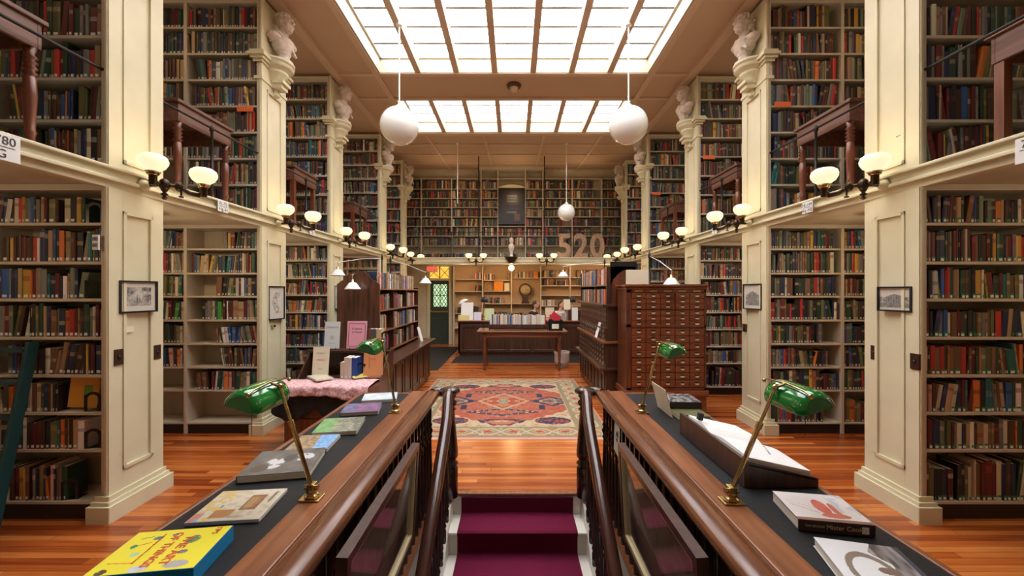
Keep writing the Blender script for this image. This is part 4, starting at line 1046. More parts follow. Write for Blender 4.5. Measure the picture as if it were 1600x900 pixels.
# ---------------------------------------------------------------- stair
t = thing('staircase', 'white stair with a wine-red carpet runner going down from the floor edge', 'stair', (CC, WY1, 0))
RI, TR, NS = .195, .27, 11
b = MB(); b.box(CC-.585, CC+.585, WY1-.035, WY1+.02, -.03, .002); b.build('nosing', M['desk'], t, bevel=.012, seg=3)
def stp(k): return WY1-.022-TR*k, -RI*(k+1)    # front... depth of riser k, height of tread k
for k in range(NS):
    yr, zt = stp(k)
    MB().box(CC-.62, CC+.62, yr, yr+.02, zt, zt+RI-.03).build('riser', M['white'], t)
    MB().box(CC-.62, CC+.62, yr-TR-.025, yr+.005, zt-.03, zt).build('tread', M['white'], t, bevel=.010)
b = MB(); pts = []
th = .012
prof = []
for k in range(NS):
    yr, zt = stp(k)
    prof += [(yr-.014, zt+RI-.034 if k else -.034), (yr-.014, zt+th+.01), (yr-.03, zt+th), (yr-TR-.02, zt+th), (yr-TR-.037, zt+.004), (yr-TR-.034, zt-.022)]
poly = prof+[(y+.010, z-.012) for y, z in prof[::-1]]
n = len(prof); vs = []; 
for x in (CC-.51, CC+.51): vs += [(x, y, z) for y, z in prof]
b.add(vs, [(i, i+1, n+i+1, n+i) for i in range(n-1)], 0)
o = b.build('carpet_runner', M['carpet'], t); md = o.modifiers.new('pile', 'SOLIDIFY'); md.thickness = .009; md.offset = 0
bv = o.modifiers.new('soft', 'BEVEL'); bv.width = .006; bv.segments = 2; bv.limit_method = 'ANGLE'
# closed strings, diagonal
def zl(y): return -.72*(WY1-y)       # slope line of the stair
for s in (-1,1):
    b = MB(); x0, x1 = CC+s*.585, CC+s*.63
    ye = WY1-NS*TR
    b.prism([(WY1, -.32),(WY1, -.03),(WY1-.12,.01-.03),(ye, zl(ye)+.06),(ye, zl(ye)-.34)], x0, x1, 'x'); b.build('string_board', M['white'], t, bevel=.004)

def baluster_prof(h, r):
    return [(r*.9,0),(r*.9,h*.10),(r*.6,h*.115),(r*1.0,h*.14),(r*.55,h*.17),(r*1.0,h*.20),(r*.6,h*.23),(r*.85,h*.30),(r*.75,h*.42),(r*.5,h*.62),(r*.9,h*.64),(r*.55,h*.665),(r*1.15,h*.70),(r*.55,h*.735),(r*.9,h*.76),(r*.5,h*.78),(r*.6,h*.90),(r*.45,h)]
def newel_mesh(x, y, z0, z1):
    b = MB(); h = z1-z0; r = .074
    b.lathe([(r,0),(r,h*.27),(r*.75,h*.285),(r*1.05,h*.31),(r*.7,h*.34),(r*1.0,h*.37),(r*1.02,h*.42),(r*.8,h*.62),(r*.60,h*.80),(r*.8,h*.81),(r*.55,h*.83),(r*.85,h*.855),(r*.85,h*.88),(r*.55,h*.90),(r*.8,h*.93),(r*.8,h*.955)], (x,y,z0), 18)
    return b
for s in (-1,1):
    side = SIDE[s]
    t = thing('balustrade', 'dark turned balustrade around the stairwell, %s' % side, 'balustrade', (CC+s*.76, 2.2, 0))
    xr = CC+s*.765; xw = lambda y: 0
    # rounded hand rail on top
    sec = [(.055,.0),(.062,.012),(.066,.028),(.058,.046),(.035,.058),(0,.062),(-.035,.058),(-.058,.046),(-.066,.028),(-.062,.012),(-.055,0)]
    b = MB(); b.prism([(xr+a, .895+z) for a, z in sec], -.9, 3.72, 'y', smooth=True); b.build('handrail', M['rail'], t)
    b = MB(); b.tube([(xr,3.70,.925),(xr-s*.03,3.76,.925),(CC+s*.66,3.775,.925)], .045, 12); b.build('rail_turn', M['dark'], t)
    b = newel_mesh(CC+s*.61, 3.70, 0, .97); b.build('newel_post', M['dark'], t)
    b = MB(); b.lathe([(.055,0),(.085,.015),(.095,.035),(.085,.055),(.045,.068),(.004,.07)], (CC+s*.61,3.70,.915), 6); b.build('newel_cap', M['dark'], t)
    yy = 3.60
    while yy > .0:
        b = MB(); b.lathe(baluster_prof(.895, .021), (xr, yy, 0), 10); b.build('baluster', M['dark'], t); yy -= .105
    b = MB(); b.box(xr-.045, xr+.045, -.9, 3.78, 0, .018); b.build('floor_nosing', M['desk'], t, bevel=.006)
    # descending stair rail
    t = thing('stair_handrail', 'dark polished handrail running down the stair, %s' % side, 'handrail', (CC+s*.60, 3.0, -.5))
    X = CC+s*.585
    pts = [(CC+s*.61,3.70,.945),(CC+s*.61,3.63,.940),(CC+s*.605,3.55,.90),(X,3.40,.79),(X,3.0,.50),(X,2.0,-.22),(X,1.2,-.80)]
    P2 = []
    for k in range(len(pts)-1):
        for q in range(5): P2.append(Vector(pts[k]).lerp(Vector(pts[k+1]), q/5))
    P2.append(Vector(pts[-1]))
    for _ in range(4): P2 = [P2[0]]+[(P2[k-1]+P2[k]*2+P2[k+1])/4 for k in range(1,len(P2)-1)]+[P2[-1]]
    MB().tube(P2, .045, 16).build('rail', M['raildk'], t)
    yy = 3.52
    while yy > 1.3:
        zr = .79-(3.40-yy)*.722 if yy < 3.4 else .86
        zb = zl(yy)+.055
        hh = zr-zb-.02
        b = MB(); b.lathe(baluster_prof(hh, .020), (CC+s*.607, yy, zb), 10); b.build('baluster', M['dark'], t); yy -= .135

    # framed pictures hung inside the balusters
    t = thing('framed_picture', 'large dark-framed glazed picture hung on the stair balusters, %s' % side, 'picture', (CC+s*.70, 2.06, .28))
    y0, y1, z0, z1 = 1.5, 2.64, .26, .875
    T = Matrix.Translation((CC+s*.705,(y0+y1)/2,z0)) @ facing(s) @ Matrix.Rotation(rad(3), 4, 'X')
    w, h, f = y1-y0, z1-z0, .055
    b = MB()
    for m_, q0, q1, yy0 in ((0,0,f*.7,-.035),(1,f*.7,f,-.028)):
        a, c = q0, q1
        b.box(-w/2+a,w/2-a,yy0,.01,a,c,m_,T); b.box(-w/2+a,w/2-a,yy0,.01,h-c,h-a,m_,T); b.box(-w/2+a,-w/2+c,yy0,.01,c,h-c,m_,T); b.box(w/2-c,w/2-a,yy0,.01,c,h-c,m_,T)
    b.build('frame', [M['walnut'], M['gold']], t)
    def fn(u, v):
        m = min(u, 1-u, v, 1-v)
        if m < .07: return (.42,.36,.24)
        sk = (.34,.29,.20); g = (.10,.06,.06)
        hl = .28+.10*vnoise(u*4, 1.0, 9)+.25*max(0,.35-abs(u-.3))
        n = vnoise(u*26, v*14, 4)
        return mixc(sk, (.14,.11,.08), n*.5) if v > hl else mixc(g, (.14,.09,.08), n)
    picture_mesh('print', w-2*f, h-2*f, 60, 36, fn, t, T @ Matrix.Translation((0,-.004,f)))
    MB().box(-w/2+f,w/2-f,-.012,-.010,f,h-f,0,T).build('glass', M['glassy'], t)

    # reading shelf along the stairwell
    t = thing('reading_desk', 'long narrow desk with black leather top beside the stairwell, %s' % side, 'desk', (CC+s*1.15, 2.0, 0))
    b = MB(); y0, y1 = -.9, 3.80
    b.box(CC+s*.835, CC+s*.975, y0, y1, .885, .925); b.box(CC+s*.832, CC+s*.848, y0, y1, .88, .937)
    b.build('inner_board', M['desk'], t, bevel=.005)
    MB().box(CC+s*.975, CC+s*1.40, y0, y1-.09, .890, .9215).build('leather_top', M['leather'], t)
    b = MB(); b.box(CC+s*1.40, CC+s*1.43, y0, y1-.06, .87, .926); b.box(CC+s*.975, CC+s*1.42, y1-.09, y1-.06, .87, .926); b.build('edge_trim', M['desk'], t, bevel=.006)
    b = MB(); b.box(CC+s*.90, CC+s*1.36, y0, y1-.14, .10, .888); b.box(CC+s*.92, CC+s*1.34, y0, y1-.16, 0, .10); b.build('carcass', M['mahog'], t)
    for k in range(6):
        ya = y0+.05+k*.75; b = MB(); xo = CC+s*1.36
        for (a0,a1,c0,c1) in ((ya,ya+.66,.78,.86),(ya,ya+.66,.14,.22),(ya,ya+.08,.22,.78),(ya+.58,ya+.66,.22,.78)): b.box(xo, xo+s*.015, a0, a1, c0, c1)
        b.build('panel_moulding', M['mahog'], t, bevel=.004)
DZT = .9225
o = thing('hanging_card', 'small pale card with a dark animal drawing hung on the balusters', 'card', (CC+.70, 3.05, .7))
T = Matrix.Translation((CC+.72, 3.0, .66)) @ facing(1) @ Matrix.Rotation(rad(6),4,'Y')
picture_mesh('card', .15, .23, 24, 34, lambda u,v: (.04,.04,.04) if ((u-.5)**2/.045+(v-.55)**2/.03 < 1 and vnoise(u*9,v*9) > .25) or (.6 < u < .8 and .55 < v < .78) else (.60,.56,.46), o, T)

# ---------------------------------------------------------------- banker's lamps
def bankers(bxp, byp, sx_, yc, zc, lb, s, L=.27):
    by = (H-DZT)*F/(byp-CY0); bx_ = (bxp-CX0)*by/F
    t = thing('desk_lamp', lb, 'desk lamp', (bx_, by, DZT+.001))
    z0 = DZT+.003
    b = MB(); b.box(bx_-.045, bx_+.045, by-.035, by+.035, z0, z0+.008); b.lathe([(.03,.0),(.032,.01),(.02,.018),(.024,.03),(.015,.045)], (bx_,by,z0+.008), 14)
    b.tube([(bx_-.03,by,z0+.05),(bx_+.03,by,z0+.05)], .012, 10); b.box(bx_-.016,bx_+.016,by-.02,by+.02,z0+.03,z0+.07)
    b.build('clamp_base', M['brass'], t, bevel=.002)
    tp = Vector((sx_-s*.075, yc+.03, zc+.05)); p0 = Vector((bx_,by,z0+.05))
    b = MB(); b.tube([p0, p0.lerp(tp,.33), p0.lerp(tp,.335), p0.lerp(tp,.62)], [.010,.010,.011,.011], 10); b.tube([p0.lerp(tp,.60), p0.lerp(tp,.66)], .014, 10); b.tube([p0.lerp(tp,.62), tp], .0075, 10); b.ell(tp,.014)
    b.build('stem', M['brass'], t)
    # half-round glass shade, axis along y
    T = Matrix.Translation((sx_, yc, zc)) @ Matrix.Rotation(rad(-s*18), 4, 'Y')
    rO, n, k = .075, 14, 14
    def surf(r, L_):
        vs = []
        for i in range(k+1):
            v = -1+2*i/k; e = (1-abs(v)**5)**.5 if abs(v) < 1 else 0; e = .74+.26*e
            for j in range(n+1):
                a = math.pi*(j/n); vs.append((r*e*math.cos(a)*1.0, v*L_/2, r*e*math.sin(a)*1.05-.01))
        return vs
    outer, inner = surf(rO, L), surf(rO-.004, L-.006)
    b = MB(); N1 = (k+1)*(n+1); fs = []
    for i in range(k):
        for j in range(n): a = i*(n+1)+j; fs.append((a,a+1,a+n+2,a+n+1))
    b.add(outer, fs, 0, True, T)
    caps = []
    for i in (0,k): b.add([outer[i*(n+1)+j] for j in range(n+1)], [list(range(n+1)) if i == 0 else list(range(n+1))[::-1]], 0, False, T)
    o = b.build('lamp_shade', M['green'], t); md = o.modifiers.new('glass', 'SOLIDIFY'); md.thickness = .004; md.offset = -1
    bv = o.modifiers.new('soft', 'BEVEL'); bv.width = .01; bv.segments = 3; bv.limit_method = 'ANGLE'; bv.angle_limit = rad(50)
    b = MB(); q = s*-.03
    b.tube([T @ Vector((q,-L*.56,.070)), T @ Vector((q*.9,-L*.45,.080)), T @ Vector((q*.6,0,.083)), T @ Vector((q*.9,L*.45,.080)), T @ Vector((q,L*.56,.070))], .0045, 8)
    b.ell(T @ Vector((q,-L*.56,.068)), .011); b.ell(T @ Vector((q,L*.56,.068)), .009); b.tube([T @ Vector((q,-.0,.083)), tp], .006, 8)
    b.build('yoke', M['brass'], t)
    b = MB(); cp = T @ Vector((-s*.0, -.06, .02)); b.tube([cp, Vector((cp.x, cp.y, zc-.14))], .0013, 5); b.build('pull_chain', M['iron'], t)
    MB().tube([T @ Vector((0,-.06,.03)), T @ Vector((0,.06,.03))], .014, 10).build('bulb', M['milk'], t)
bankers(487, 780, -1.12, 1.80, 1.375, 'green banker lamp nearest the yellow box', -1)
bankers(618, 645, -1.09, 3.13, 1.41, 'green banker lamp standing before the pink sign', -1)
bankers(1143, 785, 1.23, 1.78, 1.375, 'green banker lamp beside the open book', 1)
bankers(1003, 645, 1.20, 3.13, 1.385, 'green banker lamp in front of the card catalogue', 1)

# ---------------------------------------------------------------- books and things lying on the reading desks
def quad(pts, z):
    q = [atz(px, py, z) for px, py in pts]     # far-left, far-right, near-right, near-left
    c = sum(q, Vector())/4
    ex = ((q[1]-q[0])+(q[2]-q[3]))/2; ey = ((q[0]-q[3])+(q[1]-q[2]))/2
    a = (math.atan2(ex.y, ex.x)+math.atan2(-ey.x, ey.y))/2
    return c, ex.length, ey.length, a
def flat_book(pts, th, cover, label, fn, spine='near', pg=True, nx=48, ny=40, cat='book', name='book', z0=DZT, spine_col=None, boards=True):
    c, w, d, a = quad(pts, z0+th)
    t = thing(name, label, cat, (0,0,0)); t.location = (c.x, c.y, z0+.001); t.rotation_euler = (0,0,a); ORG[t.name] = Vector((0,0,0))
    bt = .0025 if boards else .0006; e = .004 if boards else 0
    b = MB(); b.box(-w/2,w/2,-d/2,d/2,0,bt); 
    b.box(-w/2,w/2,-d/2,d/2,th-bt,th)
    if spine == 'near': b.box(-w/2,w/2,-d/2,-d/2+.004,bt,th-bt)
    if spine == 'far': b.box(-w/2,w/2,d/2-.004,d/2,bt,th-bt)
    if spine == 'left': b.box(-w/2,-w/2+.004,-d/2,d/2,bt,th-bt)
    if spine == 'right': b.box(w/2-.004,w/2,-d/2,d/2,bt,th-bt)
    mm = cover if not isinstance(cover, tuple) else mat('cover_'+str(len(bpy.data.materials)), cover, .35)
    b.build('cover', mm, t, bevel=.0012)
    MB().box(-w/2+(.004 if spine == 'left' else e), w/2-(.004 if spine == 'right' else e), -d/2+(.004 if spine == 'near' else e), d/2-(.004 if spine == 'far' else e), bt, th-bt).build('page_block', M['pages'] if pg is True else pg, t)
    if fn: picture_mesh('cover_print', w-.003, d-.003, nx, ny, fn, t, Matrix.Translation((0,-d/2+.0015,th+.0006)) @ Matrix.Rotation(rad(-90),4,'X'), M['tint'], .0004)
    return t, w, d, th
def blob(u, v, cx, cy, rx, ry): return ((u-cx)/rx)**2+((v-cy)/ry)**2 < 1

def f_yellow(u, v):
    c = (.90,.80,.05)
    for (cx,cy,rx,ry,k) in ((.70,.70,.07,.10,(.10,.28,.12)),(.70,.70,.045,.065,(.45,.60,.25)),(.30,.80,.05,.05,(.12,.22,.26)),(.45,.86,.03,.04,(.03,.22,.34)),(.72,.40,.05,.05,(.20,.20,.25)),(.78,.12,.12,.08,(.45,.45,.46)),(.45,.08,.09,.07,(.62,.64,.72)),(.25,.42,.045,.05,(.40,.62,.50)),(.13,.06,.05,.06,(.10,.07,.04)),(.14,.62,.03,.05,(.02,.25,.12)),(.88,.88,.02,.02,(.2,.1,.05))):
        if blob(u,v,cx,cy,rx,ry) and vnoise(u*60,v*60) > .12: return k
    if abs((v-.62)-(u-.15)*.6) < .012 and .12 < u < .28: return (.72,.10,.06)
    if abs((v-.25)+(u-.1)*.15) < .012 and .08 < u < .34: return (.80,.32,.04)
    if abs((v-.80)-(u-.1)*.4) < .008 and .12 < u < .24: return (.10,.10,.05)
    return c
t, w, d, th = flat_book([(212,839),(372.5,815),(296,892),(127,900)], .055, (.005,.24,.55), 'thick yellow book with blue edge, small pictures and red lettering on the desk', f_yellow, pg=mat('blue_slipcase', (.005,.24,.55), .3), boards=False, nx=110, ny=90)
def flat_text(t, s, size, x, y, z, mt, rz=0, **k):
    o = text(s, size, Matrix.Translation((x,y,z)) @ Matrix.Rotation(rz,4,'Z'), mt, None, **k); o.parent = t; return o
for k, s_ in enumerate(("IT'S", '', 'THE ART', 'OF THINGS')): pass
flat_text(t, 'THE ART', .040, .045, -.01, th+.0015, M['redink'], rad(-90), bold=.0008)
flat_text(t, 'OF THINGS', .037, -.005, .0, th+.0015, M['redink'], rad(-90), bold=.0008)
flat_text(t, "IT'S", .028, .115, .09, th+.0015, M['redink'], rad(-90))
flat_text(t, 'a year of things made by many hands', .011, -.050, .01, th+.0015, M['redink'], rad(-90))
def f_mag(u, v):
    c = (.66,.60,.48); n = vnoise(u*14, v*14, 1)
    if n > .62: c = (.58,.50,.34)
    if u < .30 and vnoise(u*22, v*20, 2) > .52: c = (.70,.48,.10)
    if blob(u,v,.27,.45,.02,.05): c = (.10,.28,.42)
    if u < .14 and v < .25: c = (.62,.20,.14) if n > .4 else (.25,.40,.52)
    if .24 < u < .52 and .08 < v < .34: c = (.46,.20,.06)
    if .56 < u < .80 and .30 < v < .80: c = (.26,.085,.03) 
    if .60 < u < .76 and .36 < v < .74 and int(u*50) % 2 == 0: c = (.50,.32,.12)
    if blob(u,v,.9,.72,.03,.20): c = (.18,.13,.09)
    if blob(u,v,.60,.10,.14,.03): c = (.40,.33,.24)
    return mixc(c, (.5,.45,.35), n*.25)
flat_book([(352,770),(453,761),(404,809),(279,820)], .014, M['paper'], 'illustrated pale paperback with brown title panel, next to the yellow book', f_mag, spine='left', boards=False, nx=80, ny=60)
def f_bw(u, v):
    n = vnoise(u*9, v*8, 6); c = mixc((.10,.095,.09), (.20,.19,.18), n)
    if blob(u,v,.38,.42,.14,.22) and vnoise(u*18,v*14,3) > .38: c = (.62,.62,.64)
    if blob(u,v,.76,.62,.16,.16) and vnoise(u*18,v*14,4) > .30: c = (.60,.61,.64)
    if blob(u,v,.22,.25,.12,.15): c = (.12,.085,.07)
    if blob(u,v,.56,.62,.10,.16): c = (.08,.08,.08)
    return c
flat_book([(412,708),(514,697),(480,735),(362,747)], .036, (.05,.05,.052), 'thick hardback with a black and white photograph, lying behind the pale paperback', f_bw, spine='left', nx=70, ny=50)
def f_land(u, v):
    n = vnoise(u*20, v*16, 6)
    if u > .58-.1*(v-.5): return mixc((.10,.30,.68), (.35,.55,.80), n)
    return mixc((.55,.38,.22), (.16,.12,.09), n)
flat_book([(478,681),(533,678),(512,699),(434,706)], .020, (.20,.22,.25), 'paperback with tan rocks and blue sky on its cover', f_land, spine='left', boards=False)
def f_green(u, v):
    n = vnoise(u*16, v*12, 3); return mixc((.12,.32,.09) if u < .42 else (.10,.13,.09), (.45,.45,.36) if u > .38 else (.30,.52,.24), n)
flat_book([(512,655),(574,650),(555,672),(479,679)], .026, (.13,.17,.15), 'hardback with mossy green cover on the desk', f_green, spine='left')
def f_purple(u, v):
    n = vnoise(u*14, v*10, 3); return mixc((.10,.09,.22), (.42,.22,.36) if u > .4 else (.25,.25,.42), n)
flat_book([(548,633),(601,627),(587,641),(522,648)], .026, (.09,.09,.17), 'hardback with purple and pink cover between green cover and pale blue cover', f_purple, spine='left')
def f_blue(u, v):
    n = vnoise(u*9, v*6, 3); return mixc((.28,.50,.68), (.70,.74,.74), n+.3*(1-u))
flat_book([(574,616),(624,612),(616,622),(560,628)], .022, (.50,.53,.55), 'pale blue paperback, last of the row along the desk', f_blue, spine='left', boards=False)
# catalogue-side desk
def f_fig(u, v):
    n = vnoise(u*12, v*12, 2); c = (.74,.70,.69)
    if blob(u,v,.52,.50,.10,.26): c = mixc((.50,.06,.05), (.68,.18,.13), n)
    if blob(u,v,.60,.20,.20,.08) or blob(u,v,.68,.42,.05,.24): c = (.60,.17,.12)
    if abs(v-.30-(.38-u)*.9) < .012 and .08 < u < .42: c = (.55,.38,.38)
    if abs(v-.45-(.38-u)*.8) < .008 and .08 < u < .40: c = (.58,.45,.45)
    if u > .72 and n > .52 and v > .3: c = (.55,.56,.60)
    if v < .08: c = (.28,.14,.11)
    return c
t, w, d, th = flat_book([(1199,765),(1310,777),(1375,825),(1251,809)], .044, (.050,.020,.018), 'white hardback with a red pepper-like drawing and dark brown spine, on the desk', f_fig, spine='near', nx=70, ny=60)
o = text('Mister Cooley', .024, Matrix.Translation((.035,-d/2-.001,th*.5)) @ FACE_Y, M['gold'], None); o.parent = t
o = text('THE PERSONS', .011, Matrix.Translation((-.075,-d/2-.001,th*.5)) @ FACE_Y, M['gold'], None); o.parent = t
MB().box(w/2-.045,w/2-.022,-d/2-.001,-d/2,.008,.034).build('spine_label', M['paper'], t)
def f_face(u, v):
    c = (.72,.73,.76); n = vnoise(u*8, v*8, 5)
    if u > .60+.12*(1-v)+.06*math.sin(v*14): c = mixc((.06,.05,.055), (.42,.39,.40), (vnoise(u*20,v*5,2))*1.3-.35)
    e = abs(((u-.42)/.26)**2+((v-.30)/.42)**2-1)
    if e < .26: c = (.22,.17,.14)
    if blob(u,v,.60,.42,.12,.07): c = (.18,.12,.10)
    if u > .94: c = (.03,.04,.07)
    return c
flat_book([(1275,841),(1410,856),(1475,935),(1335,925)], .034, (.60,.61,.65), 'white hardback with a dark photograph of a face, at the end of the desk', f_face, spine='right', nx=80, ny=80)
# open book on a sloping wooden cradle
t = thing('book_cradle', 'dark wooden sloping cradle under the open book', 'book stand', (1.32, 2.35, DZT))
cn = [atz(1072,664,DZT), atz(1262,782,DZT)]
xa = 1.085; xb2 = 1.435; ya, yb = 1.93, 2.68
b = MB(); b.prism([(xa,DZT+.001),(xb2,DZT+.001),(xb2,DZT+.045),(xa+.02,DZT+.125),(xa,DZT+.135)], ya, ya+.02, 'y'); b.prism([(xa,DZT+.001),(xb2,DZT+.001),(xb2,DZT+.045),(xa+.02,DZT+.125),(xa,DZT+.135)], yb-.02, yb, 'y')
b.box(xa, xa+.016, ya+.02, yb-.02, DZT+.001, DZT+.135)
b.build('box_sides', M['walnut'], t, bevel=.003)
b = MB(); sl = math.atan2(.08, .36); Ts = Matrix.Translation((xa+.02, 0, DZT+.112)) @ Matrix.Rotation(sl, 4, 'Y'); b.box(0,.325,ya,yb,-.006,0,0,Ts); b.build('sloping_board', M['walnut'], t)
t = thing('open_book', 'large white-paged book lying open on the sloping cradle', 'book', (1.3, 2.4, DZT+.1))
mid = (ya+yb)/2+.03
for k, (p0, p1) in enumerate(((ya+.03, mid), (mid, yb-.05))):
    n = 12; vs = []
    sec = []
    for i in range(n+1):
        u = i/n; y = p0+(p1-p0)*u; q = u if k == 1 else 1-u   # q = 0 at gutter
        sec.append((y, .006+.026*math.sin(min(1,q*2.4)*math.pi/2)*(1-.35*q)))
    poly = sec+[(p1,.0),(p0,.0)]
    b = MB(); T = Ts @ Matrix.Translation((.0,0,.001))
    b.prism(poly, .012, .318, 'x', 0, T, smooth=False); b.build('page_block', M['paper'], t)
def lines(u, v): return (.80,.80,.80)
b = MB()
for k in range(5): b.box(.20+.012*k,.206+.012*k, ya+.16+.03*k, ya+.175+.03*k, .028, .0295, 0, Ts)
b.build('illustration', M['ink'], t)
o = tag(MB().box(0,.03,0,.035,.0,.045,0,Ts @ Matrix.Translation((.004,2.48,.035))).build('paper_clip', M['ink'], bevel=.006), 'small black clip on the page edge of the open book', 'clip')
# leaning placard and stacked books near the far lamp
c = atz(1035, 655, DZT)
o = MB().box(-.002,.002,0,.30,0,.21,0,Matrix.Translation((1.155,2.98,DZT+.002)) @ Matrix.Rotation(rad(-14),4,'Y')).build('placard', M['card']); 
b = MB()
tag(o, 'cream card placard leaning on the desk by the far banker lamp', 'placard')
def f_key(u, v):
    return (.30,.30,.32) if (vnoise(u*18, v*12, 3) > .5) else (.04,.04,.045)
flat_book([(1037,616),(1077,615),(1094,628),(1042,629)], .05, (.03,.03,.033), 'thick black and grey patterned book stacked behind the placard', f_key, spine='near', z0=DZT+.026)
flat_book([(1043,635),(1085,634),(1108,650),(1058,652)], .025, (.16,.17,.08), 'olive hardback under the black patterned book', None, spine='far')
# ---------------------------------------------------------------- rug
t0 = (-1.61, 1.26, 5.15, 8.58)
def rug_color(u, v):
    W_, L_ = 2.87, 3.43
    x, y = (u-.5)*W_, (v-.5)*L_
    cream = (.46,.36,.22); red = (.34,.058,.028); navy = (.022,.028,.065); tan = (.27,.19,.10); blush = (.38,.16,.09); grn = (.17,.19,.12)
    d = min(W_/2-abs(x), L_/2-abs(y))
    if d < .03: return (.50,.16,.12)
    n1 = vnoise(abs(x)*16, abs(y)*16, 1); n2 = vnoise(abs(x)*34, abs(y)*34, 2)
    if d < .09: return grn if (n2 > .62) else tan
    if d < .36:
        al = (abs(y) if W_/2-abs(x) < L_/2-abs(y) else abs(x)); ph = (al % .34)/.34; c = abs(d-.225)/.13
        if abs(ph-.5)*2+c < .62: return red if abs(ph-.5)*2+c < .42 else cream if n2 > .4 else blush
        if abs(c-abs(math.sin(ph*math.pi))) < .16: return cream
        return (blush if n1 > .6 else (.20,.22,.15)) if n2 > .55 else (tan if n1 > .35 else cream)
    if d < .42: return tan if n2 > .4 else grn
    ax, ay = abs(x), abs(y)
    hw, hl = W_/2-.42, L_/2-.42
    # central stepped hexagonal field
    hexa = ay/(hl*.97)+max(0, ax-hw*.10)/(hw*1.55)
    edge = hexa+.02*math.sin(ax*40)
    if edge > 1 or (ax/hw > .98):
        # corner spandrels
        q = math.hypot((ax-hw*.72)/.26, (ay-hl*.80)/.16)
        if q < 1: return navy if (n2 > .42) else red
        if .0 < edge-1 < .05: return cream
        return blush if n2 > .72 else ((.40,.30,.18) if n1 > .62 else cream)
    # medallion
    med = ax/.72+ay/.85
    if med < .18: return grn if n2 > .4 else cream
    if med < .50: return (cream if n2 > .72 else blush) if n1 > .45 else red
    if abs(med-.56) < .05: return (.42,.28,.16)
    r1 = math.hypot(x/.34, (ay-1.10)/.15)+.25*vnoise(ax*18, ay*18, 6)
    if abs(r1-.95) < .16 and n2 > .25: return navy
    if r1 < .62: return blush if n1 > .4 else cream
    if abs(ax/.50+abs(ay-.62)/.16-1) < .22: return navy if n2 > .3 else cream
    st = (ax-.80)/.34; sy = ay/.30
    q = abs(st)+abs(sy)
    if abs(q-.9) < .14 and n2 > .2: return navy
    if (abs(st-sy*.6) < .12 or abs(sy) < .10) and q < 1.35: return navy if n1 > .3 else cream
    if q < .75: return tan if n2 > .45 else red
    if abs(ax-.62) < .05 and abs(ay-.36) < .12: return navy
    if med < 1.15 and n2 > .66: return blush
    return mixc(red, (.36,.12,.07), n1*.8) if n2 < .80 else blush
t = thing('area_rug', 'red medallion rug with cream corners and patterned border at the head of the stair', 'rug', ((t0[0]+t0[1])/2,(t0[2]+t0[3])/2,0))
Tm = Matrix.Translation(((t0[0]+t0[1])/2, t0[2], .009)) @ Matrix.Rotation(rad(-90),4,'X')
picture_mesh('pile', t0[1]-t0[0], t0[3]-t0[2], 210, 240, rug_color, t, Tm, M['rug'], .006)
fm = mat('rug_fringe', (.68,.50,.42), .9)
for y, d in ((t0[2],-1),(t0[3],1)):
    b = MB(); b.box(t0[0]+.005,t0[1]-.005,min(y,y+d*.015),max(y,y+d*.015),.001,.006)
    for k in range(140):
        x = t0[0]+.01+k*(t0[1]-t0[0]-.02)/139
        b.box(x-.004,x+.004,min(y+d*.015,y+d*(.05+.01*vnoise(k,.5))),max(y+d*.015,y+d*.05),.001,.005)
    b.build('fringe', fm, t)

# ---------------------------------------------------------------- big card catalogue
KY, KX0, KX1, KZ = 5.9, 1.62, 2.77, 1.96
t = thing('card_catalogue', 'tall mahogany card catalogue, five columns of small drawers', 'card catalogue', ((KX0+KX1)/2, KY+.25, 0))
b = MB(); b.box(KX0, KX1, KY+.02, KY+.50, .40, KZ-.05); b.build('carcass', M['mahog'], t, bevel=.004)
b = MB(); b.box(KX0-.03, KX1+.03, KY-.03, KY+.52, KZ-.045, KZ-.01); b.box(KX0-.015, KX1+.015, KY-.01, KY+.51, KZ-.085, KZ-.045); b.build('top', M['mahog_x'], t, bevel=.008)
b = MB(); b.box(KX0-.03, KX1+.03, KY-.03, KY+.52, .34, .42); b.box(KX0-.005, KX1+.005, KY-.005, KY+.50, .06, .34); b.box(KX0-.02, KX1+.02, KY-.02, KY+.51, 0, .07); b.build('plinth', M['mahog_x'], t, bevel=.006)
b = MB(); b.box(KX0-.002, KX0+.07, KY-.004, KY+.02, .42, KZ-.085); b.box(KX1-.03, KX1+.002, KY-.004, KY+.02, .42, KZ-.085); b.box(KX0, KX1, KY-.004, KY+.02, 1.325, 1.375); b.box(KX0,KX1,KY-.004,KY+.02,KZ-.13,KZ-.085); b.box(KX0,KX1,KY-.004,KY+.02,.42,.46); b.build('face_frame', M['mahog'], t, bevel=.003)
zz = []
z = KZ-.135
for k in range(6): zz.append(z-.078*(k+1)-(.012 if k > 2 else 0))
z = 1.32
for k in range(8): zz.append(z-.105*(k+1)-(.010 if k > 3 else 0))
cw = (KX1-.03-KX0-.07)/5
for c in range(5):
    for j, z in enumerate(zz):
        hh = .072 if j < 6 else .099
        x0 = KX0+.07+c*cw+.005; x1 = x0+cw-.010
        d = MB().box(x0, x1, KY-.006, KY+.02, z, z+hh).build('drawer', M['mahog_x'], t, bevel=.003)
        xm = (x0+x1)/2; zm = z+hh*.42
        b = MB(); b.prism([(xm-.026,zm+.006),(xm+.026,zm+.006),(xm+.020,zm-.008),(xm-.020,zm-.008)], KY-.022, KY-.006, 'y'); b.box(xm-.030,xm+.030,KY-.010,KY-.0055,zm+.006,zm+.011); b.build('pull', M['pull'], d)
        MB().box(xm-.030,xm+.030,KY-.009,KY-.0055,zm+.013,zm+.034 if hh > .08 else zm+.029).build('label_frame', M['bronze'], d)
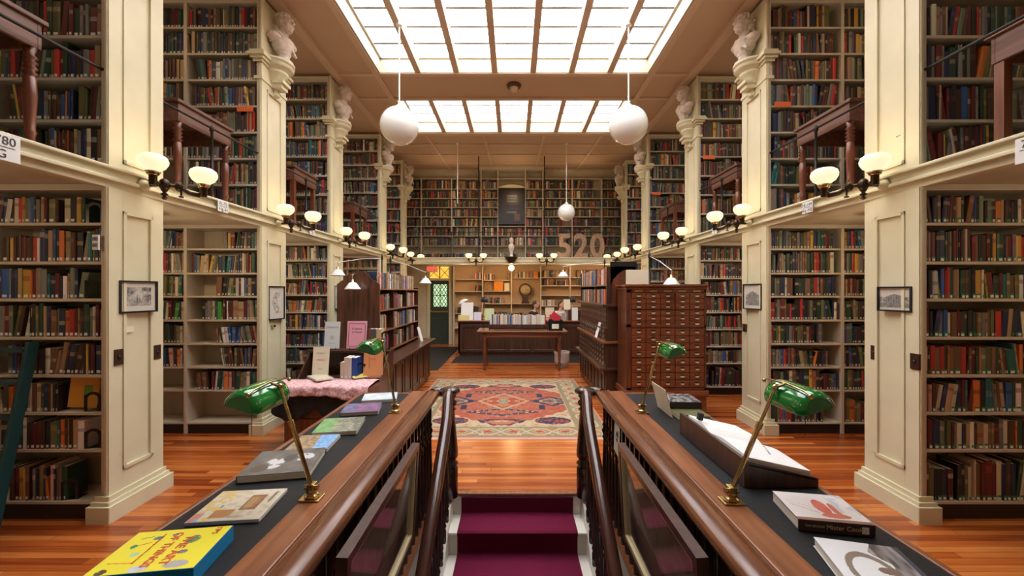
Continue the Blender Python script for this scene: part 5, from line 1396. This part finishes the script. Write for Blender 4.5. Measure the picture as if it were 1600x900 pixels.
for c in range(5):
    x0 = KX0+.07+c*cw; MB().box(x0+.05, x0+cw-.05, KY-.008, KY-.003, KZ-.118, KZ-.098).build('label_frame', M['slot'], t)
a0 = P(978,443,5.98); a1 = P(1013,421,5.98)
o = MB().box(a0.x, a1.x, 5.97, 5.985, KZ-.009, KZ+.20).build('notice', M['card'], bevel=.002); tag(o, 'handwritten cream notice standing on top of the tall card catalogue', 'notice')

# ---------------------------------------------------------------- long low catalogue with a rack of bright books
UX0, UX1, UY0, UY1 = 1.45, 1.93, 6.48, 9.0
t = thing('card_catalogue', 'long low catalogue cabinet with a rack of bright paperbacks, beside the tall one', 'card catalogue', (1.7, 7.7, 0))
b = MB(); b.box(UX0, UX1, UY0, UY1, .06, 1.26); b.box(UX0+.02,UX1-.02,UY0+.02,UY1-.02,0,.06); b.build('carcass', M['walnut'], t)
b = MB(); b.box(UX0-.10, UX1+.01, UY0-.04, UY1+.02, .60, .635); b.build('pull_out_ledge', M['walnut'], t, bevel=.006)
b = MB(); b.box(UX0-.06, UX1+.01, UY0-.03, UY1+.02, 1.02, 1.06); b.build('ledge', M['tablewood'], t, bevel=.006)
b = MB(); b.box(UX0-.05, UX1+.02, UY0-.03, UY1+.02, 1.60, 1.64); b.box(UX0+.03, UX1, UY0+.01, UY1-.01, 1.26, 1.60); b.build('upper_section', M['walnut'], t, bevel=.004)
for k in range(8):
    y0 = UY0+.05+k*.305; b = MB(); x = UX0
    for (q0,q1,c0,c1) in ((y0,y0+.27,.50,.56),(y0,y0+.27,.09,.15),(y0,y0+.05,.15,.50),(y0+.22,y0+.27,.15,.50)): b.box(x-.014, x, q0, q1, c0, c1)
    b.build('panel_moulding', M['walnut'], t, bevel=.003)
n = 0
for (zb_, rows, hh, xx) in ((.65, 4, .088, UX0), (1.08, 2, .088, UX0)):
    for j in range(rows):
        for k in range(12):
            y0 = UY0+.03+k*.206; z = zb_+j*(hh+.004)
            d = MB().box(xx-.010, xx+.005, y0, y0+.198, z, z+hh).build('drawer', M['walnut'], t, bevel=.002)
            b = MB(); b.box(xx-.024, xx-.010, y0+.07, y0+.13, z+.02, z+.035); b.box(xx-.013, xx-.010, y0+.065, y0+.135, z+.04, z+.068); b.build('pull', M['steel'], d)
for j in range(3):
    b = MB(); z = 1.29+j*.10
    for k in range(12): y0 = UY0+.05+k*.205; b.box(UX0+.018, UX0+.03, y0, y0+.19, z, z+.092); b.box(UX0+.008, UX0+.018, y0+.07, y0+.12, z+.04, z+.06)
    b.build('card_tray', M['walnut'], t, bevel=.002)
# rack
for y in (UY0+.02, UY0+.9, UY1-.03): MB().box(UX0+.02, UX1, y, y+.03, 1.641, 2.24).build('rack_upright', M['walnut'], t)
MB().box(UX0+.02, UX1, UY0+.05, UY1-.03, 1.935, 1.955).build('rack_shelf', M['walnut'], t)
MB().box(UX1-.02, UX1, UY0+.05, UY1-.03, 1.641, 2.2).build('rack_back', M['walnut'], t)
b = MB(); pr = [(UX0+.10,1.641),(UX1+.03,1.641),(UX1+.03,2.10),(UX1-.02,2.17),(UX1-.10,2.20),(UX1-.20,2.18),(UX0+.20,2.12),(UX0+.12,2.03),(UX0+.10,1.98)]
b.prism(pr, UY0-.02, UY0+.018, 'y'); b.build('rack_end', M['mahog'], t, bevel=.005)
def fill_side(xf, y0, y1, z, h, style, rz, **k):
    """books whose spines face +x (rz=90) or -x (rz=-90); origin at (xf, y0)"""
    if rz > 0: fill(0.0, (y1-y0), 0.0, z, h, style, None, rz=rad(90), origin=(xf, y0), **k)
    else: fill(0.0, -(y1-y0), 0.0, z, h, style, None, rz=rad(-90), origin=(xf, y0), **k)
fill_side(UX0+.03, UY0+.07, UY0+.88, 1.642, .27, 'bright', -90, dmax=.15, wmean=.03, seed=3, hfix=.235, lean_p=.01)
fill_side(UX0+.03, UY0+.94, UY1-.05, 1.642, .27, 'bright', -90, dmax=.15, wmean=.03, seed=4, hfix=.235, lean_p=.01)
fill_side(UX0+.03, UY0+.07, UY0+.88, 1.956, .31, 'bright', -90, dmax=.15, wmean=.03, seed=5, hfix=.27, lean_p=.01)
fill_side(UX0+.03, UY0+.94, UY1-.05, 1.956, .31, 'bright', -90, dmax=.15, wmean=.03, seed=6, hfix=.27, lean_p=.01)
o = MB().box(UX0+.08, UX1+.02, UY0+.020, UY0+.05, 1.958, 2.32).build('sign_panel', M['black'], bevel=.003); o.name = 'dark_display_book'
o.name = 'display_book'; tag(o, 'dark book with red title facing out on top of the paperback rack', 'book')
text('FATE', .06, Matrix.Translation((UX0+.27, UY0+.018, 2.27)) @ FACE_Y, M['redink'], o)
o = MB().box(-.004,.004,-.09,.09,0,.27,0,Matrix.Translation((UX0-.055,6.98,1.062)) @ Matrix.Rotation(rad(-16),4,'Y').inverted()).build('leaflet', M['paper']); tag(o, 'white leaflet leaning against the card trays of the long catalogue', 'leaflet')

# ---------------------------------------------------------------- book counter with end panel, ladder side
LX, LY0, LY1 = -1.76, 5.52, 8.6
t = thing('book_counter', 'dark panelled counter carrying an open double-sided bookshelf, ladder side', 'counter', (-2.2, 7.0, 0))
b = MB(); b.box(-2.75, LX, LY0+.02, LY1, .08, .80); b.box(-2.72, LX-.03, LY0+.05, LY1-.03, 0, .08); b.build('carcass', M['walnut'], t)
b = MB(); b.box(-2.78, LX+.07, LY0, LY1+.28, .80, .835); b.build('counter_top', M['walnut'], t, bevel=.008)
for k in range(6):
    y0 = LY0+.06+k*.50; b = MB()
    for (q0,q1,c0,c1) in ((y0,y0+.45,.70,.78),(y0,y0+.45,.12,.20),(y0,y0+.07,.20,.70),(y0+.38,y0+.45,.20,.70)): b.box(LX, LX+.014, q0, q1, c0, c1)
    b.build('panel_moulding', M['walnut'], t, bevel=.004)
SXF = -2.02
b = MB(); pr = [(-2.62,.836),(-1.99,.836),(-1.99,1.95)]
pr += [(-2.05,2.0),(-2.10,2.02),(-2.16,2.10),(-2.23,2.145),(-2.305,2.155),(-2.38,2.145),(-2.45,2.10),(-2.51,2.02),(-2.56,2.0),(-2.62,1.95)]
b.prism(pr, 6.06, 6.10, 'y'); b.build('end_panel', mat('figured_walnut', (.05,.018,.010), .3, var=.1, scale=4, stretch=(7,7,.7), col2=(.14,.055,.03), coat=.3), t, bevel=.005)
b = MB(); b.box(-2.60, SXF, 8.62, 8.65, .836, 1.92); b.build('end_board', M['walnut'], t)
lev = [.90, 1.235, 1.56, 1.89]
for z in lev: MB().box(-2.60, SXF, 6.102, 8.62, z-.022, z).build('shelf', M['tablewood'], t, bevel=.003)
for y in (6.95, 7.80):
    MB().box(-2.58, SXF-.02, y-.012, y+.012, .836, 1.868).build('upright', M['walnut'], t)
MB().box(-2.32, -2.30, 6.102, 8.62, .90, 1.868).build('middle_board', M['walnut'], t)
for (ya, yb) in ((6.11,6.93),(6.97,7.78),(7.82,8.61)):
    for j, z in enumerate(lev[:3]):
        fill_side(SXF-.02, ya, yb, z, .29, 'bright' if j else 'mix', 90, dmax=.19, wmean=.032, seed=int(ya*10)+j, frac=.55 if (ya < 6.5 and j == 1) else R.choice((.8,.95,.75)))
fill_side(SXF-.02, 6.12, 8.5, 1.89, .31, 'bright', 90, dmax=.17, wmean=.034, seed=31, hfix=.25, lean_p=.03, frac=.97)
# white leaflet holder at the counter end
o = MB().box(-.005,.005,-.09,.09,0,.30,0,Matrix.Translation((-1.86,8.3,.836)) @ Matrix.Rotation(rad(-16),4,'Y')).build('leaflet', M['paper']); tag(o, 'white leaflet stand on the far end of the dark counter', 'leaflet')
o = MB().box(-2.0,-1.90,5.66,5.69,.836,1.02).build('display_card', M['card']); tag(o, 'small pale card standing at the near end of the dark counter', 'card')
o = thing('sign_holder', 'small black upright sign holder on the counter near end', 'sign holder', (-1.80,5.72,.836))
MB().box(-1.84,-1.77,5.70,5.71,.836,1.03).build('holder', M['black'], o)

# ---------------------------------------------------------------- display table with cloths and stepped shelf
DXa, DXb, DYa, DYb = -2.74, -1.66, 4.62, 5.42
t = thing('display_table', 'dark wooden desk with drawers under pink and black cloths', 'table', (-2.2, 5.0, 0))
b = MB(); b.box(DXa+.12, DXb, DYa+.05, DYb-.05, .05, .72); b.box(DXa+.10, DXb+.02, DYa+.03, DYb-.03, 0, .07); b.box(DXa+.14,DXb-.02,DYa+.035,DYa+.05,.42,.70); b.box(DXa+.14,DXb-.02,DYa+.035,DYa+.05,.10,.40); b.build('pedestal', M['mahog'], t, bevel=.005)
MB().box(DXa, DXb+.02, DYa, DYb, .72, .75).build('tabletop', M['mahog_x'], t, bevel=.006)
b = MB(); b.box(DXa+.10, DXb+.06, 5.26, 5.48, 1.06, 1.09); b.prism([(4.95,.751),(5.46,.751),(5.46,1.06),(5.28,1.06)], DXa+.10, DXa+.12, 'x'); b.prism([(4.95,.751),(5.46,.751),(5.46,1.06),(5.28,1.06)], DXb+.03, DXb+.05, 'x'); b.box(DXa+.12,DXb+.03,5.45,5.465,.751,1.06)
b.build('desk_hutch', M['walnut'], t, bevel=.004)
# cloths: grids with waves, hanging over the near edge
def cloth(name, x0, x1, prof, amp, hem, mt, seed, nx=60):
    """prof: list of (y, z); hem(u): extra drop at the last points"""
    vs = []; n = len(prof)
    for i in range(nx+1):
        u = i/nx; x = x0+(x1-x0)*u
        for j, (y, z) in enumerate(prof):
            wv = amp*(vnoise(u*16, j*.9, seed)-.5)
            hang = max(0, (j-(n-7))/6)
            vs.append((x, y-abs(wv)*(1.5 if hang else 0)-hang*.012*math.sin(u*50), z+wv*.5*(hang == 0)+amp*.5-(hem(u)*hang)))
    b = MB(); b.add(vs, [(i*n+j, i*n+j+1, (i+1)*n+j+1, (i+1)*n+j) for i in range(nx) for j in range(n-1)], 0, True)
    o = b.build(name, mt); md = o.modifiers.new('weave', 'SOLIDIFY'); md.thickness = .004; return o
o = cloth('table_cover', DXa+.02, DXb+.01, [(5.24,.756),(5.1,.756),(4.9,.756),(4.72,.756),(4.63,.756),(4.60,.745),(4.595,.70),(4.59,.66),(4.59,.62),(4.588,.58),(4.587,.55)], .004, lambda u: .02+.14*abs(math.sin(u*math.pi*2.0+.3)), M['clothblack'], 2)
tag(o, 'black cloth hanging in points below the pink cloth', 'cloth')
o = cloth('table_cover', DXa-.05, DXb+.03, [(4.98,.770),(4.88,.772),(4.80,.772),(4.70,.772),(4.62,.772),(4.575,.765),(4.565,.742),(4.56,.715),(4.556,.69),(4.554,.665),(4.55,.64)], .03, lambda u: -.03+.20*max(0, u-.62)*1.2, M['clothpink'], 5)
tag(o, 'crumpled pink patterned cloth over the front of the display desk', 'cloth')
def stand_sheet(name, px0, px1, py0, py1, y, base, mt, lb, cat, tilt=12, lines=None, easel=True, th=.004):
    tilt = 7
    x0 = (px0-CX0)*y/F; x1 = (px1-CX0)*y/F; h = (H-(py0-CY0)*y/F)-base
    t = thing(name, lb, cat, ((x0+x1)/2, y, base))
    T = Matrix.Translation(((x0+x1)/2, y, base+.012)) @ Matrix.Rotation(rad(-tilt),4,'X')
    w = x1-x0; h = h/math.cos(rad(tilt))-.012
    MB().box(-w/2,w/2,0,th,0,h,0,T).build('sheet', mt, t)
    if lines:
        for (s_, sz, u, v, ink) in lines: text(s_, sz, T @ Matrix.Translation(((u-.5)*w, -.0015, v*h)) @ FACE_Y, ink, t)
    if easel:
        b = MB(); b.box(-w*.35,w*.35,-.02,.03,-.010,-.002,0,T); b.tube([T @ Vector((0,.006,h*.7)), Vector(((x0+x1)/2, y+.05+h*.25, base+.004))], .004, 6); b.tube([T @ Vector((-w*.3,-.02,.012)), T @ Vector((-w*.3,-.02,-.01)), T @ Vector((-w*.3,.05,-.006))], .004, 6); b.tube([T @ Vector((w*.3,-.02,.012)), T @ Vector((w*.3,-.02,-.01)), T @ Vector((w*.3,.05,-.006))], .004, 6)
        b.build('easel', M['black'], t)
    return t, T, w, h
g = mat('grey_print', (.35,.36,.38), .6)
stand_sheet('sign', 506,530,503,537, 5.34, 1.09, mat('pale_blue_card',(.66,.72,.74),.6), 'pale blue-white printed sign standing on the stepped shelf', 'sign', lines=[('Donations',.038,.5,.80,g),('@',.05,.5,.42,g),('Thank You',.02,.5,.2,g)])
t, T, w, h = stand_sheet('sign', 541,572,502,542, 5.34, 1.09, M['pink'], 'pink sign with ornamental border standing on the stepped shelf', 'sign', lines=[('A Silence',.036,.5,.72,M['ink']),('of Cloud',.036,.5,.60,M['ink'])])
b = MB()
for q in ((-.42,-.40,.08,.90),(.40,.42,.08,.90)): b.box(q[0]*w,q[1]*w,-.0015,0,q[2]*h,q[3]*h,0,T)
for q in (.08,.90): b.box(-.42*w,.42*w,-.0015,0,q*h,q*h+.004,0,T)
b.build('printed_border', M['ink'], t)
stand_sheet('display_book', 487,512,543,574, 5.05, .775, M['card'], 'cream paperback on a black easel above the pink cloth', 'book', th=.015, lines=[('Mothers',.030,.5,.80,g),('~~~',.06,.5,.58,M['redink']),('Essays',.02,.5,.28,g)])
stand_sheet('display_book', 567,597,549,574, 5.02, .775, mat('orange_cover',(.72,.32,.14),.5), 'orange-covered book on a black easel, behind the banker lamp shade', 'book', th=.02, lines=[('Folk',.04,.5,.7,M['redink'])])
# standing books between the two easels
xx = P(533,582,5.0).x
for k, (w_, h_, c, lb) in enumerate(((.045,.21,(.55,.47,.34),'short tan book standing beside the two pale books on the display desk'),(.045,.27,(.62,.52,.46),'pale pinkish book standing on the display desk'),(.04,.265,(.64,.60,.56),'whitish book standing on the display desk, touching the blue one'),(.055,.265,(.02,.06,.28),'thick royal blue book standing on the display desk'))):
    t = thing('book', lb, 'book', (xx+w_/2, 5.0, .775))
    b = MB(); b.box(xx,xx+.003,4.98,5.16,.775,.775+h_); b.box(xx+w_-.003,xx+w_,4.98,5.16,.775,.775+h_); b.box(xx,xx+w_,4.975,4.98,.775,.775+h_); b.build('cover', mat('cover_s%d' % k, c, .45), t, bevel=.001)
    MB().box(xx+.003,xx+w_-.003,4.98,5.155,.779,.771+h_).build('page_block', M['pages'], t)
    MB().box(xx+.012,xx+w_-.012,4.9735,4.975,.80,.82).build('spine_label', M['paper'], t)
    xx += w_+.003
def bookend(x, y, z, rz=0, lb='', h=.15, w=.13, g='black arched bookends'):
    t = thing('bookend', lb, 'bookend', (x,y,z), g); t.rotation_euler = (0,0,rz); ORG[t.name] = Vector((0,0,0))
    o = [(-w/2,0),(w/2,0),(w/2,h-.02),(w/2-.02,h),(-w/2+.02,h),(-w/2,h-.02)]
    b = MB(); T = Matrix.Identity(4); f = .022
    b.box(-w/2,-w/2+f,-.002,.002,0,h-f); b.box(w/2-f,w/2,-.002,.002,0,h-f)
    n = 8; R0 = w/2; pts = []
    for i in range(n):
        a0 = math.pi*i/n; a1 = math.pi*(i+1)/n; ri = w/2-f
        b.prism([(R0*math.cos(a0), h-R0+R0*math.sin(a0)),(R0*math.cos(a1), h-R0+R0*math.sin(a1)),(ri*math.cos(a1), h-R0+ri*math.sin(a1)),(ri*math.cos(a0), h-R0+ri*math.sin(a0))], -.002, .002, 'y')
    b.box(-w/2,w/2,-.001,.10,0,.002)
    b.build('metal_arch', M['black'], t); return t
bookend(xx+.03, 5.02, .775, rad(20), 'black arched bookend beside the royal blue book', .20, .14)
flat = [((486,587),(510,583),(513,590),(491,595),'cream booklet lying on the pink cloth',(.62,.58,.44),.02),((548,586),(569,583),(571,588),(552,591),'yellow booklet lying on the pink cloth',(.78,.70,.12),.012)]
for a_, b_, c_, d_, lb, col, th in flat:
    flat_book([a_,b_,c_,d_], th, col, lb, None, spine='left', z0=.800, boards=False)
# little group of large books on the stepped shelf
xx = P(578,545,5.36).x
for k, (w_, c, lb) in enumerate(((.05,(.16,.07,.05),'brown book in the group beyond the pink sign'),(.05,(.10,.10,.13),'dark book in the group beyond the pink sign'),(.055,(.60,.46,.26),'tan book in the group beyond the pink sign'))):
    t = thing('book', lb, 'book', (xx+w_/2, 5.36, 1.09))
    b = MB(); b.box(xx,xx+w_,5.30,5.305,1.091,1.36); b.box(xx,xx+.003,5.305,5.46,1.091,1.36); b.box(xx+w_-.003,xx+w_,5.305,5.46,1.091,1.36); b.build('cover', mat('cover_g%d' % k, c, .45), t, bevel=.001)
    MB().box(xx+.003,xx+w_-.003,5.305,5.455,1.094,1.355).build('page_block', M['pages'], t); xx += w_+.002
bookend(xx+.05, 5.34, 1.09, rad(10), 'large black bookend at the end of the stepped shelf', .24, .11)

# ---------------------------------------------------------------- jointed arm lamps with fluted shades
def arm_lamp(px, py, y, base, z_top, lb, wt=3):
    """base: (x, y, z) foot of post; z_top: height of the joint"""
    p = P(px, py, y); bx_, by, bz_ = base
    t = thing('arm_lamp', lb, 'lamp', base)
    b = MB(); b.lathe([(.04,0),(.04,.012),(.012,.02),(.011,z_top-bz_-.05),(.02,z_top-bz_-.04),(.02,z_top-bz_),(.008,z_top-bz_+.06)], base, 10); b.build('post', M['iron'], t)
    j = Vector((bx_,by,z_top-.02)); e = Vector((p.x, y, p.z+.16)); m = j.lerp(e,.5)+Vector((0,0,.02))
    b = MB(); b.tube([j, m, e], .0075, 8); b.ell(m,.014); b.ell(e,.013); b.tube([e, p+Vector((0,0,.07))], .006, 8); b.build('arm', M['steel'], t)
    MB().lathe([(.012,.10),(.02,.09),(.022,.055),(.03,.05)], p, 14).build('socket', M['brass'], t)
    b = MB(); n = 40; k0 = len(b.v); b.lathe([(.03,.055),(.05,.045),(.08,.0),(.105,-.035),(.112,-.05),(.104,-.040),(.078,-.004),(.048,.038),(.028,.050)], p, n)
    for i, v in enumerate(b.v):
        a = math.atan2(v[1]-p.y, v[0]-p.x); kk = 1+.035*math.cos(a*20); b.v[i] = (p.x+(v[0]-p.x)*kk, p.y+(v[1]-p.y)*kk, v[2])
    b.build('lamp_shade', M['milk'], t)
arm_lamp(528, 426, 6.5, (-2.32, 7.2, 1.891), 2.45, 'fluted white shade on a jointed arm, farthest out from the tall dark end panel')
arm_lamp(551, 447, 5.9, (-2.40, 6.3, 1.891), 2.15, 'fluted white shade hanging in front of the tall dark end panel')
arm_lamp(665, 439, 7.7, (-2.20, 7.3, 1.891), 2.42, 'fluted white shade reaching over the end of the dark counter')
arm_lamp(880, 429, 8.4, (1.75, 7.9, 2.20), 2.42, 'fluted white shade reaching out beyond the paperback rack')
arm_lamp(1049, 440, 5.75, (2.05, 6.2, KZ-.009), 2.40, 'fluted white shade over the tall card catalogue')

# ---------------------------------------------------------------- ladder
t = thing('library_ladder', 'teal-painted wooden ladder leaning against the bookcase', 'ladder', (-4.0, 3.1, 0))
def ladpt(u): return Vector((0, 2.99+.27*u, 1.44*u))
for x in (-3.83, -4.28):
    b = MB(); a0, a1 = ladpt(0), ladpt(1); n = Vector((0,1.44,-.27)).normalized()*.04
    b.add([(x-.014,*(a0-n)[1:]),(x+.014,*(a0-n)[1:]),(x+.014,*(a0+n)[1:]),(x-.014,*(a0+n)[1:]),(x-.014,*(a1-n)[1:]),(x+.014,*(a1-n)[1:]),(x+.014,*(a1+n)[1:]),(x-.014,*(a1+n)[1:])],
        [(0,3,2,1),(4,5,6,7),(0,1,5,4),(1,2,6,5),(2,3,7,6),(3,0,4,7)]); b.build('side_rail', M['teal'], t, bevel=.004)
for z in (.30,.61,.88,1.14,1.38):
    p = ladpt(z/1.44); MB().box(-4.27,-3.843,p.y-.05,p.y+.05,z-.012,z+.012).build('rung', M['teal'], t, bevel=.003)
# bookends in the ladder bookcase and second bookcase
i = 0
xb_ = lambda g_: -(SX+.05+.023+g_)
for (z, g_, h_, lb) in ((2.405,.045,.17,'top shelf'),(1.79,.055,.17,'third shelf from the top'),(.87,.06,.16,'shelf with the yellow book'),(.57,.06,.16,'second shelf from the floor'),(.15,.25,.17,'bottom shelf')):
    bookend(xb_(g_), 3.34, z+.0005, rad(12), 'black arched bookend on the %s, ladder bookcase' % lb, h_, .12)
t = thing('book', 'large yellow-orange book with a green picture, facing out by a bookend on the ladder bookcase', 'book', (0,0,0)); t.location = (-3.585, 3.40, .883); t.rotation_euler = (0,rad(6),rad(14)); ORG[t.name] = Vector((0,0,0))
b = MB(); b.box(-.10,.10,0,.003,0,.25); b.box(-.10,.10,.022,.025,0,.25); b.box(-.10,-.097,.003,.022,0,.25); b.build('cover', mat('amber_cover',(.72,.36,.06),.4), t)
MB().box(-.096,.095,.003,.022,.004,.246).build('page_block', M['pages'], t); MB().box(-.0,.06,-.001,0,.11,.19).build('cover_picture', mat('green_picture',(.15,.32,.05),.5), t)
bookend(-(SX+.12), 5.36, 2.091, rad(10), 'black arched bookend ending the second shelf, second ladder-side bookcase', .15, .11)

# ---------------------------------------------------------------- books: the 280 that show largest as objects, the rest as one mass
def local_mat(q):
    if q['origin']: T = Matrix.Translation((q['origin'][0], q['origin'][1], q['z']+.0006)) @ Matrix.Rotation(q['rz'],4,'Z') @ Matrix.Translation((q['x'], q['y'], 0))
    else: T = Matrix.Translation((q['x'], q['y'], q['z']+.0006))
    if q['lean']:
        a = q['lean']; w, h = q['w'], q['h']
        # rotate about the lower corner so it keeps standing on the shelf
        px_ = w/2 if a > 0 else -w/2
        T = T @ Matrix.Translation((px_,0,0)) @ Matrix.Rotation(a,4,'Y') @ Matrix.Translation((-px_,0,0))
    return T
def area(q):
    if q['where'] is None: return 0
    y = q['y']
    x0 = CX0+(q['x']-q['w']/2)*F/y; x1 = CX0+(q['x']+q['w']/2)*F/y; z0 = CY0-(q['z']+q['h']-H)*F/y; z1 = CY0-(q['z']-H)*F/y
    w = min(1600,x1)-max(0,x0); h = min(900,z1)-max(0,z0)
    return max(0,w)*max(0,h)
BK.sort(key=area, reverse=True)
NI = 284
LBL = {'white': (.62,.61,.56), 'green': (.62,.64,.58)}
def levels(q):
    h = q['h']; a = h*(.45+.30*q['t']); return [0, .010, .012, .034, a, a+h*(.05+.14*q['tc']), h]
def title_col(q):
    c = q['col']; L = sum(c)/3
    if q['tc'] < .5 or q['lab'] == 'plain': return c
    if L < .15: return mixc(c,(.42,.33,.17),.55) if q['tc'] < .68 else mixc(c,(.45,.42,.36),.6) if q['tc'] < .76 else mixc(tuple(v*2.0 for v in c),(.15,.02,.02),.3)
    return tuple(v*.55 for v in c) if q['tc'] < .7 else mixc(c,(.25,.05,.03),.6)
bookm = M['book']
seen = {}
for k, q in enumerate(BK[:NI]):
    w, h, d = q['w'], q['h'], q['d']; T = local_mat(q)
    thick = 'thick' if w > .040 else 'slim' if w < .022 else ''
    tall = 'tall' if h > .29 else 'short' if h < .21 else ''
    adj = ' '.join(a for a in (tall, thick, q['name']) if a)
    lb = '%s book, %s from the pilaster, %s shelf up, %s' % (adj, ordn(q['order']), q['shelf'], q['where'])
    if len(lb.split()) > 14: lb = lb.replace(adj, q['name'])
    plan = [(-w/2,d),(-w/2,.005),(-w/4,.0),(w/4,.0),(w/2,.005),(w/2,d)]; e = .0028
    inn = [(-w/2+e,d),(-w/2+e,.008),(-w/4,.005),(w/4,.005),(w/2-e,.008),(w/2-e,d)]
    lv = levels(q); vs = []; fs = []; cols = []
    for z in lv: vs += [(x,y,z) for x,y in plan]
    c = q['col']; tc = title_col(q)
    for r in range(len(lv)-1):
        for i in range(5):
            fs.append((r*6+i,r*6+i+1,(r+1)*6+i+1,(r+1)*6+i)); cols.append((*(tc if (r == 4 and i in (1,2,3)) else c),1))
    b0 = len(vs); vs += [(x,y,0) for x,y in inn]+[(x,y,h) for x,y in inn]; top = (len(lv)-1)*6
    for i in range(5):
        fs.append((b0+i,b0+6+i,b0+7+i,b0+i+1)); cols.append((*c,1)); fs.append((top+i,top+i+1,b0+7+i,b0+6+i)); cols.append((*c,1)); fs.append((i,b0+i,b0+i+1,i+1)); cols.append((*c,1))
    for i in (0,5): fs.append((i,top+i,b0+6+i,b0+i)); cols.append((*c,1))
    me = bpy.data.meshes.new('book'); me.from_pydata(vs, [], fs); me.materials.append(bookm); tinted(me, cols)
    o = bpy.data.objects.new('book', me); COL.objects.link(o); o.matrix_world = T
    tag(o, lb, 'book', 'shelved books in the bookcases nearest the stair')
    ORG[o.name] = Vector((0,0,0))
    p = MB().box(-w/2+e,w/2-e,.006,d-.004,.003,h-.003).build('page_block', M['pages'], o)
    if q['lab'] and q['t'] < .9:
        if q['lab'] == 'green':
            MB().box(-w*.27,w*.27,-.0012,.001,.006,.026,1).box(-w*.36,w*.36,-.0010,.002,.026,.040,0).build('spine_label', [mat_green if 'mat_green' in globals() else M['paper'], M['paper']], o)
        else: MB().box(-w*.27,w*.27,-.0012,.001,.010,.032).build('spine_label', M['paper'], o)
# everything else
vs = []; fs = []; cols = []
V = []; Fc = []; Cc = []
base = 0
for q in BK[NI:]:
    w, h, d = q['w'], q['h'], q['d']; T = local_mat(q)
    a_ = h*(.45+.30*q['t']); lv = [0,.008,.030,a_,a_+h*(.05+.14*q['tc']),h]
    pl = [(-w/2,d),(-w/2,.005),(-w/4,0),(w/4,0),(w/2,.005),(w/2,d)]
    loc = [(x,y,z) for z in lv for x,y in pl]
    for p in loc: V.append(tuple(T @ Vector(p)))
    c = q['col']; tc = title_col(q); lc = LBL.get(q['lab'], c) if q['t'] < .85 else c
    if q['lab'] == 'green': lc = (.05,.28,.10) if q['t'] < .5 else lc
    for r in range(5):
        for i in (1,2,3):
            Fc.append((base+r*6+i,base+r*6+i+1,base+(r+1)*6+i+1,base+(r+1)*6+i)); Cc.append((*(lc if r == 1 and i == 2 else tc if r == 3 else c),1))
    for i in (0,4):
        Fc.append((base+i,base+i+1,base+30+i+1,base+30+i)); Cc.append((*c,1))
    Fc.append(tuple(base+30+i for i in range(6))); Cc.append((.34,.30,.23,1) if c[0] > .3 else (.20,.17,.13,1))
    base += 36
me = bpy.data.meshes.new('shelved_books'); me.from_pydata(V, [], Fc); me.materials.append(bookm); tinted(me, Cc)
o = bpy.data.objects.new('shelved_books', me); COL.objects.link(o)
tag(o, 'all the other old books filling the shelves down the hall', 'books', kind='stuff')
print('BOOKS', len(BK))
